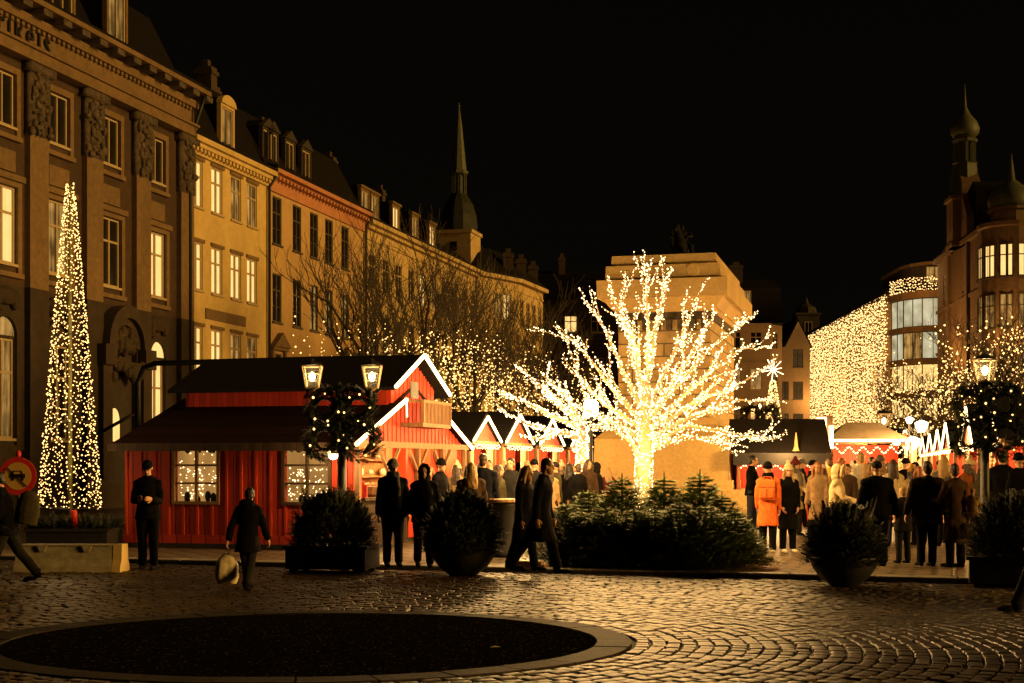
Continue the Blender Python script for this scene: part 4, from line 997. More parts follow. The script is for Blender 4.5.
mb = MB(); tier(mb, 3.95, .95, 3.95, 1.2); tier(mb, 3.8, 1.2, 3.75, 2.35); tier(mb, 3.75, 2.35, 2.95, 2.75); tier(mb, 2.95, 2.75, 2.8, 2.95); mb.build('pedestal_base', 'granite_warm', mo)
mb = MB(); tier(mb, 2.6, 2.95, 2.6, 5.7); mb.build('pedestal_shaft', 'granite_courses', mo)
mb = MB(); tier(mb, 2.72, 5.7, 2.72, 5.92)
for i in range(8): mb.box(-1.25 + i * .33, -.2, 5.42, -1.25 + i * .33 + .16, -.002, 5.7)
mb.build('frieze', 'carved_stone', mo)
mb = MB(); tier(mb, 2.76, 5.92, 2.9, 6.02); tier(mb, 2.95, 6.02, 3.4, 6.3); tier(mb, 3.64, 6.3, 3.66, 6.8); tier(mb, 3.0, 6.8, 3.0, 6.87); tier(mb, 3.24, 6.87, 3.2, 7.22); tier(mb, 2.75, 7.22, 2.75, 7.3); tier(mb, 2.95, 7.3, 2.92, 7.52)
mb.build('cornice', 'granite_warm', mo)
mb = MB(); mb.lathe([(.16, -.08), (.2, 0), (.16, .05)], 14); o = mb.build('boss', 'granite_warm', mo); o.location = (.85, -.32, 7.05); o.rotation_euler = (R(90), 0, 0)
WS = bpy.data.scenes.new('workshop')                         # scratch scene for voxel meshing, removed at the end
WO = bpy.data.objects.new('scratch', bpy.data.meshes.new('scratch')); WS.collection.objects.link(WO)
WM = WO.modifiers.new('r', 'REMESH'); WM.mode = 'VOXEL'; WSM = WO.modifiers.new('s', 'SMOOTH'); WSM.factor = .5
def remesh(mb, name, vox, smooth=3, amp=0.0, fr=9.0, seed=0):
    me = mb.mesh('scratch'); fixn(me); WO.data = me
    WM.voxel_size = vox; WSM.iterations = smooth; WSM.show_viewport = smooth > 0
    WS.view_layers[0].update()
    out = bpy.data.meshes.new_from_object(WO.evaluated_get(WS.view_layers[0].depsgraph)); out.name = name
    if amp:
        off = Vector((seed * 3.1, seed * 1.7, seed))
        k = len(out.vertices); cs = [0.0] * (3 * k); ns_ = [0.0] * (3 * k)
        out.vertices.foreach_get('co', cs); out.vertices.foreach_get('normal', ns_)
        for i in range(0, 3 * k, 3):
            q = noise.noise((cs[i] * fr + off.x, cs[i + 1] * fr + off.y, cs[i + 2] * fr * .55 + off.z)) * amp
            cs[i] += ns_[i] * q; cs[i + 1] += ns_[i + 1] * q; cs[i + 2] += ns_[i + 2] * q
        out.vertices.foreach_set('co', cs)
    out.polygons.foreach_set('use_smooth', [True] * len(out.polygons)); out.update()
    return out
st = thing('equestrian_statue', 'dark bronze horse and rider standing on the granite pedestal', 'statue', mo.matrix_basis @ Vector((0, 3.6, 7.5)), RZH); st.scale = (.6, .8, .42)
mb = MB()                                                   # horse faces the camera
mb.ell((0, .1, 1.75), (.42, 1.05, .5), 14, 10); mb.ell((0, -.75, 1.9), (.38, .45, .55), 12, 8); mb.ell((0, 1.0, 1.85), (.42, .5, .52), 12, 8)
mb.tube([(0, -.95, 2.05), (0, -1.3, 2.55), (0, -1.45, 2.95)], [.33, .24, .17], 10); mb.tube([(0, -1.35, 3.0), (0, -1.75, 2.65), (0, -1.95, 2.45)], [.17, .13, .09], 10)
for s_ in (-1, 1):
    mb.tube([(s_ * .2, -.85, 1.6), (s_ * .22, -.95, .9), (s_ * .22, -.9, .45), (s_ * .22, -.95, .08)], [.2, .13, .08, .11], 8)
    mb.tube([(s_ * .22, 1.1, 1.6), (s_ * .24, .95, 1.1), (s_ * .24, 1.3, .7), (s_ * .24, 1.2, .08)], [.26, .18, .09, .11], 8)
    mb.tube([(s_ * .06, -1.38, 3.05), (s_ * .08, -1.36, 3.22)], [.05, .015], 6)
mb.tube([(0, 1.45, 2.0), (0, 1.7, 1.7), (0, 1.75, .9)], [.1, .14, .05], 8)
put('horse', remesh(mb, 'horse', .06, 3), st).data.materials.append(M['bronze'])
mb = MB(); mb.loft([(0, 0, 2.1, .3, .26), (0, 0, 2.5, .27, .22), (0, -.02, 2.85, .34, .24), (0, -.02, 3.0, .2, .16), (0, -.02, 3.1, .09, .09)], 12); mb.ell((0, -.04, 3.26), (.13, .16, .19), 12, 8)
for s_ in (-1, 1): mb.tube([(s_ * .2, 0, 2.15), (s_ * .5, -.25, 1.85), (s_ * .52, -.15, 1.3), (s_ * .52, -.32, 1.22)], [.19, .16, .1, .08], 8)
mb.tube([(.33, 0, 2.9), (.5, -.1, 2.6), (.3, -.5, 2.45)], [.12, .1, .07], 8); mb.tube([(-.33, 0, 2.9), (-.5, -.1, 2.6), (-.3, -.5, 2.45)], [.12, .1, .07], 8)
put('rider', remesh(mb, 'rider', .04, 2), st).data.materials.append(M['bronze'])
mb = MB(); mb.box(-.75, -1.6, .0, .75, 1.9, .1); mb.build('statue_base', 'bronze', st)

# ------------------------------------------------------------------ trees hung with lights
def lit_tree(name, label, base, limbs, trunk, sub, bulb_r, seed, mat='bulb_white', gap=.036):
    """limbs: polylines in metres (x, y, z, radius) from the tree's base"""
    rr = random.Random(seed); root = thing(name, label, 'tree', base)
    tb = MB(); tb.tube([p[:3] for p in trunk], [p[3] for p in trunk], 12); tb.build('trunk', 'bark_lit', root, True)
    bb = MB(); segs = []
    def add(pts):
        bb.tube([p[:3] for p in pts], [max(.006, p[3]) for p in pts], 6)
        for a, b in zip(pts, pts[1:]): segs.append((a, b))
    def twig(p, d, L, r, depth):
        pts = [(*p, r)]; q = Vector(p); d = d.normalized(); k = 5
        for i in range(k):
            d = (d + Vector((rr.uniform(-.22, .22), rr.uniform(-.25, .25), rr.uniform(-.12, .2)))).normalized(); q = q + d * L / k
            pts.append((*q, r * (1 - .8 * (i + 1) / k)))
        add(pts)
        if depth > 0:
            for c in range(rr.choice((0, 1, 1))):
                i = rr.randint(1, 3); a = Vector(pts[i][:3])
                nd = (d + Vector((rr.uniform(-.9, .9), rr.uniform(-.7, .7), rr.uniform(-.3, .7)))).normalized()
                twig(a, nd, L * rr.uniform(.4, .65), r * .6, depth - 1)
    for l in limbs:
        pts = []
        for a, b in zip(l, l[1:]):
            for k in range(4):
                f = k / 4; pts.append(tuple(a[i] + (b[i] - a[i]) * f + (rr.uniform(-.025, .025) if i < 3 and pts else 0) for i in range(4)))
        pts.append(l[-1]); add(pts)
        n = len(pts)
        for c in range(sub):
            i = rr.randint(n // 4, n - 2); p = Vector(pts[i][:3]); d = Vector(pts[min(i + 2, n - 1)][:3]) - Vector(pts[max(i - 1, 0)][:3])
            d = d.normalized() + Vector((rr.uniform(-.5, .5), rr.uniform(-.6, .6), rr.uniform(-.15, .5)))
            twig(p, d, rr.uniform(.4, .95) * (1.1 - .5 * i / n), .013, 1)
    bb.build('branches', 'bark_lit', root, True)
    lb = MB()
    for a, b in segs:
        p, q = Vector(a[:3]), Vector(b[:3]); L = (q - p).length
        rad = (a[3] + b[3]) / 2; k = max(1, int(L / gap * (.55 if rad < .014 else 1)))
        for m_ in range(3 if rad > .045 else (2 if rad > .03 else 1)):
            for i in range(k):
                c = p.lerp(q, (i + rr.random()) / k); v = Vector((rr.gauss(0, 1), rr.gauss(0, 1), rr.gauss(0, 1))).normalized()
                lb.octa(c + v * (rad + (rr.uniform(.0, .02) if rr.random() < .75 else rr.uniform(.02, .06))), bulb_r * rr.choice((.7, .9, 1, 1.15, 1.6)))
    for a, b in zip(trunk, trunk[1:]):
        p, q = Vector(a[:3]), Vector(b[:3]); L = (q - p).length; z = 0
        while z < L:
            f = z / L; rad = a[3] + (b[3] - a[3]) * f; c = p.lerp(q, f)
            for k in range(15):
                t = rr.random() * 6.283; lb.octa((c.x + (rad + .02) * math.cos(t), c.y + (rad + .02) * math.sin(t), c.z + rr.uniform(-.03, .03)), bulb_r * rr.uniform(.7, 1.2))
            z += .055
    tag(lb.build('fairy_lights', mat, root), kind='stuff')
    return root
DT = 27.0; TB = Vector((at(643, DT)[0], DT, .1))
rt = random.Random(21)
def P3(x, y, dy, r): return ((x - 643) / F * DT, dy, zat(y, DT) - .1, r)
def LB(*pts):
    e = rt.uniform(-1.1, 1.1); n = len(pts); return [P3(x, y + (7 if i == n - 1 else 0), e * (i / (n - 1)), .055 * (1 - .9 * (i / (n - 1)) ** .7)) for i, (x, y) in enumerate(pts)]
trunk = [P3(643, 545, 0, .2), P3(643, 500, 0, .165), P3(644, 465, 0, .15), P3(645, 440, 0, .13), P3(646, 405, 0, .11), P3(646, 385, 0, .09)]
limbs = [LB((646, 390), (647, 345), (645, 300), (643, 260)), LB((646, 400), (634, 355), (622, 310), (627, 262)), LB((646, 385), (655, 340), (664, 300), (668, 263)),
         LB((645, 415), (622, 370), (603, 325), (588, 298)), LB((645, 425), (612, 392), (580, 350), (552, 322)), LB((645, 430), (605, 405), (580, 372), (565, 325)),
         LB((646, 410), (668, 370), (688, 325), (704, 288)), LB((646, 420), (680, 385), (712, 345), (742, 316)), LB((646, 415), (672, 385), (698, 345), (715, 305)),
         LB((646, 432), (690, 405), (730, 388), (772, 356)), LB((646, 438), (690, 418), (735, 402), (776, 398)), LB((646, 445), (690, 425), (725, 432), (752, 440), (772, 432)),
         LB((645, 450), (685, 437), (710, 440), (740, 448)), LB((644, 468), (628, 440), (605, 428), (585, 424)), LB((645, 440), (612, 422), (585, 408), (556, 392)),
         LB((646, 425), (664, 400), (682, 360), (678, 300)), LB((645, 395), (632, 340), (606, 285)), LB((646, 430), (700, 380), (735, 352), (758, 345))]
lit_tree('fairy_light_tree', 'big bare tree wrapped in white fairy lights in front of the monument', TB, limbs, trunk, 9, .0118, 5, gap=.019)
DT2 = 37.0
def Q3(x, y, dy, r): return ((x - 582) / F * DT2, dy, zat(y, DT2) - .1, r)
def LQ(*pts):
    e = rt.uniform(-1.0, 1.0); n = len(pts); return [Q3(x, y, e * i / (n - 1), .08 * (1 - .8 * i / (n - 1))) for i, (x, y) in enumerate(pts)]
lit_tree('fairy_light_tree', 'smaller tree wrapped in fairy lights over the left stalls', Vector((at(582, DT2)[0], DT2, .1)),
         [LQ((582, 425), (560, 405), (540, 385), (516, 362)), LQ((582, 430), (550, 415), (525, 400), (500, 394)), LQ((582, 435), (548, 430), (520, 420), (498, 408)), LQ((582, 428), (570, 400), (548, 380), (540, 372)),
          LQ((582, 440), (560, 432), (540, 440), (520, 436)), LQ((582, 425), (590, 405), (580, 385)), LQ((582, 430), (600, 425), (612, 415))],
         [Q3(582, 512, 0, .17), Q3(582, 470, 0, .15), Q3(582, 428, 0, .12)], 3, .02, 9, gap=.026)
for x, y, z, wv in ((0, -.5, 1.7, 60), (-.9, -.3, 2.9, 60), (1.1, -.4, 2.9, 60), (0, -.6, 3.9, 60), (-.2, .8, 3.2, 70), (.6, 1.2, 4.6, 60), (.2, -2.8, 2.7, 170), (1.6, -3.0, 2.5, 170), (-1.3, -2.6, 2.5, 170), (.3, 4, 3.5, 260)): lamp(TB + Vector((x, y, z)), wv * 2.3, (1, .56, .18), .3)  # bulb glow; the forward lamps are added to brighten the spruces
b = Vector((at(582, DT2)[0], DT2, .1)); lamp(b + Vector((-.8, -.6, 3.0)), 180, rad=.3); lamp(b + Vector((.3, -.6, 1.8)), 110, rad=.3)

# cone of lights on a pole, in a planter
DC = 28.0; cb = Vector((at(70, DC)[0], DC, .1))
ct = thing('light_cone', 'tall slim cone of fairy lights strung on a pole at the left', 'light cone', cb)
ztop = zat(184, DC) - .1; zb = zat(508, DC) - .1
mb = MB(); mb.tube([(0, 0, .3), (0, 0, ztop)], [.05, .03], 10); mb.build('pole', 'pole_green', ct, True)
for z in (zb, zb + 1.7, zb + 3.4): 
    rr_ = .56 * (1 - (z - zb) / (ztop - zb)) + .05; mb = MB(); mb.tube([(rr_ * math.cos(a * .262), rr_ * math.sin(a * .262), z) for a in range(25)], .012, 5, False); mb.build('hoop', 'black_iron', ct)
mb = MB(); rr = random.Random(12); ns = 20
for s in range(ns):
    a = 6.283 * s / ns; n = 95
    for i in range(n):
        f = (i + rr.random()) / n; f = f ** 1.05
        z = zb + (ztop - zb) * f; q = .53 * (1 - f) ** .9 + .07
        if rr.random() < f * .35: continue
        aa = a + rr.uniform(-.16, .16); q *= rr.uniform(.93, 1.05); mb.octa((q * math.cos(aa), q * math.sin(aa), z + rr.uniform(-.02, .02)), rr.uniform(.009, .019))
tag(mb.build('fairy_lights', 'bulb_warm', ct), kind='stuff')
for z, wv in ((1.6, 26), (3.0, 24), (4.6, 18)): lamp(cb + Vector((0, -.75, z)), wv, rad=.3)
px_ = thing('planter_box', 'low dark planter box with pine sprigs under the cone of lights', 'planter', cb + Vector((.1, 0, 0)))
mb = MB(); mb.box(-.78, -.55, 0, .78, .55, .34); mb.box(-.82, -.59, .34, .82, .59, .4); mb.build('box', 'planter_black', px_)
def needles(mb, p, d, L, rr, n=10, nl=.06, nw=.011, droop=0.0):
    """a sprig: a fine stem with needles down both sides"""
    d = Vector(d).normalized(); s = d.cross(Vector((rr.uniform(-.3, .3), rr.uniform(-.3, .3), 1)))
    if s.length < 1e-3: s = Vector((1, 0, 0))
    s.normalize(); u = s.cross(d); p = Vector(p); o = len(mb.v)
    for i in range(n):
        f = (i + .5) / n; c = p + d * L * f + Vector((0, 0, -droop * f * f * L)); l_ = nl * (1.15 - .6 * f) * rr.uniform(.8, 1.2)
        for sg in (-1, 1):
            t = (d * .75 + s * sg * rr.uniform(.6, 1.0) + u * rr.uniform(-.25, .6)).normalized()
            w = t.cross(u).normalized() * nw
            o = len(mb.v); mb.v += [tuple(c - w), tuple(c + w), tuple(c + t * l_)]; mb.f.append((o, o + 1, o + 2))
    e = p + d * L + Vector((0, 0, -droop * L)); w = s * nw * .6
    o = len(mb.v); mb.v += [tuple(p - w), tuple(p + w), tuple(e)]; mb.f.append((o, o + 1, o + 2))
mb = MB(); rr = random.Random(2)
for i in range(420):
    x, y = rr.uniform(-.78, .78), rr.uniform(-.5, .5); needles(mb, (x, y, .38), (x * .7 + rr.uniform(-.5, .5), y + rr.uniform(-.7, .5), rr.uniform(.2, 1)), rr.uniform(.14, .34), rr, 9, .06)
mb.build('pine_sprigs', 'needle_dark', px_)
o = MB(); o.lathe([(.06, 0), (.06, .34), (.05, .36)], 12); o = o.build('candle', 'sign_red', None, True); o.location = cb + Vector((.22, -.45, .4)); tag(o, 'red candle-like post standing in the planter below the cone of lights', 'candle')

# round bowls and boxes of spruce
def bush_mesh(rx, h, z0, seed, n, spiky=.25):
    mb = MB(); rr = random.Random(seed)
    for i in range(n):
        a = rr.random() * 6.283; ph = math.asin(rr.random() ** .8); q = rr.uniform(.45, 1.0) ** .5
        x, y, z = rx * math.cos(a) * math.cos(ph) * q, rx * math.sin(a) * math.cos(ph) * q, z0 + h * math.sin(ph) * q
        d = (math.cos(a) * math.cos(ph) + rr.uniform(-.5, .5), math.sin(a) * math.cos(ph) + rr.uniform(-.5, .5), math.sin(ph) + rr.uniform(-.1, .9))
        needles(mb, (x, y, z), d, rr.uniform(.12, spiky), rr, 9, .055, .009, .2)
    for i in range(int(n / 90)):
        a = rr.random() * 6.283; q = rr.uniform(0, .8) * rx
        needles(mb, (q * math.cos(a), q * math.sin(a), z0 + h * .75), (math.cos(a) * .3, math.sin(a) * .3, 1), rr.uniform(.3, .45), rr, 12, .07, .009)
    return mb
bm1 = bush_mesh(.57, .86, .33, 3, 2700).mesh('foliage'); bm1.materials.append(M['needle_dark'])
bowl = MB(); bowl.lathe([(.2, 0), (.24, .03), (.38, .14), (.49, .3), (.53, .42), (.55, .44), (.55, .47), (.5, .47), (.48, .4)], 28)
bwm = bowl.mesh('bowl'); bwm.polygons.foreach_set('use_smooth', [True] * len(bwm.polygons)); bwm.materials.append(M['planter_black'])
for px, yb_, sc_, rz, zg, lab in ((463, 577, 1.0, 0, 0, 'round bowl planter of dark spruce before the crowd by the hut'), (844, 588, .9, 2.1, 0, 'round bowl planter of dark spruce before the crowd at right')):
    D = CZ * F / (yb_ - HZ); t = thing('spruce_bowl', lab, 'planter', at(px, D, .025), rz, 'round spruce bowls along the kerb'); t.scale = (sc_,) * 3
    put('bowl', bwm, t); put('foliage', bm1, t)
bm2 = bush_mesh(.62, .82, .36, 7, 2600, .3).mesh('foliage'); bm2.materials.append(M['needle_dark'])
bx = MB(); bx.box(-.66, -.4, .06, .66, .4, .38); bx.box(-.7, -.44, .38, .7, .44, .43)
for x in (-.6, .5):
    for y in (-.38, .28): bx.box(x, y, 0, x + .1, y + .1, .06)
bxm = bx.mesh('box'); bxm.materials.append(M['planter_black'])
for px, yb_, rz, lab in ((333, 573, -.2, 'dark spruce bush in a box planter below the two-lantern lamp post'), (1018, 588, -.3, 'dark spruce bush in a box planter at the right edge')):
    D = CZ * F / (yb_ - HZ); t = thing('spruce_box', lab, 'planter', at(px, D, .025), rz, 'box planters of spruce along the kerb'); put('box', bxm, t); put('foliage', bm2, t)

# young spruces bunched at the foot of the lit tree
def spruce(h, br, seed):
    rr = random.Random(seed); mb = MB(); z = .06
    while z < h * .93:
        f = z / h; L = br * (1 - f) ** .8 + .05; nb = int(14 - 8 * f)
        a0 = rr.random() * 6
        for k in range(nb):
            a = a0 + 6.283 * k / nb + rr.uniform(-.3, .3); l_ = L * rr.uniform(.75, 1.12); d = Vector((math.cos(a), math.sin(a), rr.uniform(.12, .5)))
            needles(mb, (0, 0, z), d, l_, rr, int(6 + l_ * 22), .055, .008, .25)
            for q in range(int(4 + l_ * 17)):
                g_ = rr.uniform(.25, .95); p = d.normalized() * l_ * g_ + Vector((0, 0, z - .25 * g_ * g_ * l_)); sd = rr.choice((-1, 1))
                e = Vector((math.cos(a + sd * .8), math.sin(a + sd * .8), rr.uniform(-.05, .45)))
                needles(mb, p, e, l_ * rr.uniform(.2, .42) + .04, rr, 8, .05, .008, .2)
        z += .062 + .02 * rr.random()
    needles(mb, (0, 0, h * .86), (0, 0, 1), h * .16, rr, 10, .05, .007)
    for k in range(4): a = k * 1.57 + .4; needles(mb, (0, 0, h * .9), (math.cos(a), math.sin(a), .8), .13, rr, 6, .045, .007)
    for i in range(620):
        f = rr.random() ** 1.3 * .74; a = rr.random() * 6.283; q = (br * (1 - f) ** .95 * .98 + .03) * rr.uniform(.55, 1.05)
        needles(mb, (q * math.cos(a), q * math.sin(a), .05 + f * h), (math.cos(a) + rr.uniform(-.6, .6), math.sin(a) + rr.uniform(-.6, .6), rr.uniform(.1, 1.3)), rr.uniform(.09, .2), rr, 8, .05, .009, .15)
    tr = MB(); tr.tube([(0, 0, -.02), (0, 0, h)], [.035, .008], 7)
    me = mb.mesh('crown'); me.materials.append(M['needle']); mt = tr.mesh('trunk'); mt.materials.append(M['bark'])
    return me, mt
SP = [spruce(1.5, .72, 1), spruce(1.35, .78, 2), spruce(1.62, .66, 3)]
KX = lambda px, off: None
for i, (px, D, sc_, k, lab) in enumerate((
        (566, 23.6, .82, 1, 'leftmost young spruce of the clump under the lit tree'), (589, 24.3, .9, 0, 'second young spruce from the left, at the back of the clump'), (582, 23.2, .72, 1, 'small spruce at the front left of the clump'),
        (606, 23.0, .78, 1, 'low bushy spruce left of the lit trunk, in the front row'), (622, 23.8, 1.0, 2, 'young spruce with a bare star-like leader left of the lit trunk'), (634, 22.8, .7, 0, 'low young spruce in the front row just left of the lit trunk'),
        (655, 22.8, .76, 1, 'low young spruce right in front of the lit trunk'), (664, 24.2, 1.0, 2, 'tall young spruce just right of the lit trunk'), (680, 22.5, .8, 0, 'broad low spruce in the front row right of the lit trunk'),
        (700, 23.9, 1.04, 2, 'tallest young spruce in the right half of the clump'), (706, 22.4, .82, 1, 'dense front-row spruce below the tallest one on the right'), (722, 23.4, .86, 0, 'young spruce second from the right in the clump'), (735, 22.5, .74, 1, 'rightmost young spruce of the clump'))):
    t = thing('young_spruce', lab, 'spruce', at(px, D, .1), i * 1.3, 'young spruces bunched under the lit tree'); t.scale = (sc_ * 1.12, sc_ * 1.12, sc_ * .93)
    put('trunk', SP[k][1], t); put('crown', SP[k][0], t)
o = MB(); o.box(-.28, -.12, 0, .28, .12, .05); o.box(-.22, -.1, .05, .22, .1, .1); o = o.build('cable_cover', 'wood_boards', None); o.location = kpt(5.25, -.16, .108); o.rotation_euler = (0, 0, -.3); tag(o, 'small wooden cable cover on the kerb before the spruces', 'cable cover')

# bare trees with strands of lights
def bare_tree(name, label, base, h, spread, seed, group, nl, lr, zlo, zhi, mat='bulb_warm', hang=True, bmat='bark'):
    rr = random.Random(seed); root = thing(name, label, 'tree', base, 0, group); tb = MB(); bb = MB(); nodes = []
    tb.tube([(0, 0, 0), (.05, 0, h * .15), (0, .05, h * .3)], [h * .022, h * .018, h * .015], 9)
    def grow(p, d, L, r, dep):
        pts = [p]; k = 4; q = p
        for i in range(k):
            d = (d + Vector((rr.uniform(-.22, .22), rr.uniform(-.22, .22), rr.uniform(-.04, .2)))).normalized(); q = q + d * L / k; pts.append(q)
        bb.tube(pts, [max(.009, r * (1 - .45 * i / k)) for i in range(k + 1)], 6 if dep > 3 else 3, dep == 0); nodes.extend(pts[1:])
        if dep == 0: return
        for c in range(3 if dep > 1 else rr.choice((2, 3))):
            i = k if c == 0 else rr.randint(1, k); nd = (d * (1.0 if c == 0 else .6) + Vector((rr.uniform(-1, 1) * spread, rr.uniform(-1, 1) * spread, rr.uniform(-.25, .6)))).normalized()
            grow(pts[i], nd, L * rr.uniform(.6, .85), r * .58, dep - 1)
    for c in range(5):
        a = 6.283 * c / 5 + rr.uniform(-.4, .4); grow(Vector((0, .03, h * (.24 + .06 * (c % 2)))), Vector((math.cos(a) * spread, math.sin(a) * spread, rr.uniform(.8, 1.3))).normalized(), h * rr.uniform(.2, .28), h * .011, 5)
    tb.build('trunk', bmat, root, True); bb.build('branches', bmat, root)
    lb = MB(); nodes = [n for n in nodes if n.z > zlo]; n = 0
    if nodes:
        while n < nl:
            p = rr.choice(nodes)
            if hang:
                z = min(p.z, zhi - rr.random() * 2.2); dx = rr.uniform(-.7, .7)
                while z > max(zlo, p.z - 2.6 - rr.random() * 1.2) and n < nl:
                    lb.octa((p.x + dx + rr.uniform(-.06, .06), p.y + rr.uniform(-.06, .06), z), lr * rr.choice((.5, .7, .8, 1, 1.3))); z -= rr.uniform(.16, .5); n += 1
                n += 1
            else:
                if p.z < zhi: lb.octa(p + Vector((rr.uniform(-.4, .4), rr.uniform(-.4, .4), rr.uniform(-.4, .4))), lr * rr.choice((.6, .8, 1, 1.4)))
                n += 1
        tag(lb.build('fairy_lights', mat, root), kind='stuff')
    return root
g = 'bare trees before the sand house'
for px, D, h, sp, sd, nl, lab in ((372, 56, 11.4, .5, 3, 320, 'bare tree with dark wide branches before the ochre house'), (428, 62, 11.6, .5, 4, 800, 'bare tree strung with hanging lights above the hut gable'), (470, 66, 11.2, .5, 6, 900, 'bare tree strung with hanging lights above the small stall peaks'),
                                  (508, 72, 10.8, .55, 7, 800, 'bare tree strung with hanging lights before the corner house'), (556, 66, 9, .8, 8, 700, 'bare tree strung with lights left of the monument')):
    bare_tree('bare_tree', lab, at(px, D, .1), h, sp, sd, g, int(nl * 1.0), .031, 2.6, 7.4)
g = 'dark trees strung with lights at the right'
for px, D, h, sp, sd, nl, lab in ((915, 78, 7.4, .8, 13, 520, 'low tree full of warm lights before the glass corner'), (948, 70, 7.2, .8, 14, 800, 'tree full of warm lights left of the right-hand lantern'),
                                  (985, 62, 7.8, .8, 15, 500, 'dark bare tree with scattered lights behind the right-hand lantern'), (1022, 55, 8.4, .85, 16, 380, 'dark tree with sparse lights at the right edge')):
    bare_tree('bare_tree', lab, at(px, D, .1), h, sp, sd, g, int(nl * .9), .037, 2.4, 7.6, 'bulb_warm', sd > 20)
# star-topped cone of lights far off
D = 62; p = Vector(at(773, D, .1)); sc = thing('star_cone', 'slim cone of lights crowned by a big star beyond the dark-roofed stall', 'light cone', p)
mb = MB(); mb.tube([(0, 0, 0), (0, 0, zat(378, D))], .05, 6); mb.build('pole', 'black_iron', sc)
mb = MB(); rr = random.Random(5); zt = zat(378, D)
for i in range(620):
    f = rr.random(); q = .75 * (1 - f) + .1; a = rr.random() * 6.283; mb.octa((q * math.cos(a), q * math.sin(a), .6 + (zt - .8) * f), rr.uniform(.022, .04))
tag(mb.build('fairy_lights', 'bulb_warm', sc), kind='stuff')
mb = MB(); zc = zat(372, D)
for k in range(10): a = math.pi / 5 * k + .2; mb.bar((0, 0, zc), (.5 * math.cos(a) * (1 if k % 2 else .75), -.05, zc + .5 * math.sin(a) * (1 if k % 2 else .7)), .028)
mb.build('star', 'bulb_white', sc)
# ------------------------------------------------------------------ lantern posts with garlands
def lantern(parent, x, z, tilt=0.0, sc_=1.0, flame='lamp_flame'):
    mb = MB(); a, b, h = .115 * sc_, .185 * sc_, .44 * sc_
    C0 = [(-a, -a), (a, -a), (a, a), (-a, a)]; C1 = [(-b, -b), (b, -b), (b, b), (-b, b)]
    for i in range(4):
        j = (i + 1) % 4
        mb.bar((x + C0[i][0], C0[i][1], z), (x + C1[i][0], C1[i][1], z + h), .026 * sc_)
        mb.bar((x + C1[i][0], C1[i][1], z + h), (x + C1[j][0], C1[j][1], z + h), .03 * sc_); mb.bar((x + C0[i][0], C0[i][1], z), (x + C0[j][0], C0[j][1], z), .03 * sc_)
        for q in (.35, .68):
            e = a + (b - a) * q; m = [(-e, -e), (e, -e), (e, e), (-e, e)]; mb.bar((x + m[i][0], m[i][1], z + h * q), (x + m[j][0], m[j][1], z + h * q), .014 * sc_)
    cp = MB(); cp.lathe([(b * 1.35, h + .02), (b * 1.0, h + .07 * sc_), (.05 * sc_, h + .12 * sc_), (.02, h + .16 * sc_)], 4, (x, 0, z)); mb.lathe([(.03, -.08 * sc_), (a, 0)], 8, (x, 0, z))
    o = mb.build('lantern', 'sash_paint', parent)
    cp.build('cap', 'black_iron', o)
    g = MB()
    for i in range(4):
        j = (i + 1) % 4; g.add([(x + C0[i][0], C0[i][1], z), (x + C0[j][0], C0[j][1], z), (x + C1[j][0], C1[j][1], z + h), (x + C1[i][0], C1[i][1], z + h)], [(0, 1, 2, 3)])
    g.build('glass', 'clear_glass', o)
    f = MB(); f.ell((x, 0, z + h * .52), (.065 * sc_, .065 * sc_, .1 * sc_), 12, 8); f.build('flame', flame, o, True)
    return o
def wreath_mb(mb, lb, c, rad, rr, th=.085, n=300, nb=8):
    for i in range(n):
        a = rr.random() * 6.283; t = rr.random() * 6.283; q = rad + th * .6 * math.cos(t)
        p = (c[0] + q * math.cos(a), c[1] + th * .6 * math.sin(t), c[2] + q * math.sin(a))
        d = (-math.sin(a) + math.cos(a) * math.cos(t) * .9, math.sin(t) * .9, math.cos(a) + math.sin(a) * math.cos(t) * .9)
        needles(mb, p, d, rr.uniform(.09, .17), rr, 7, .05, .01)
    for i in range(nb):
        a = 6.283 * i / nb + rr.uniform(-.3, .3); q = rad + rr.uniform(-.03, .03); lb.ell((c[0] + q * math.cos(a), c[1] - .12, c[2] + q * math.sin(a)), rr.uniform(.014, .022), 6, 4)
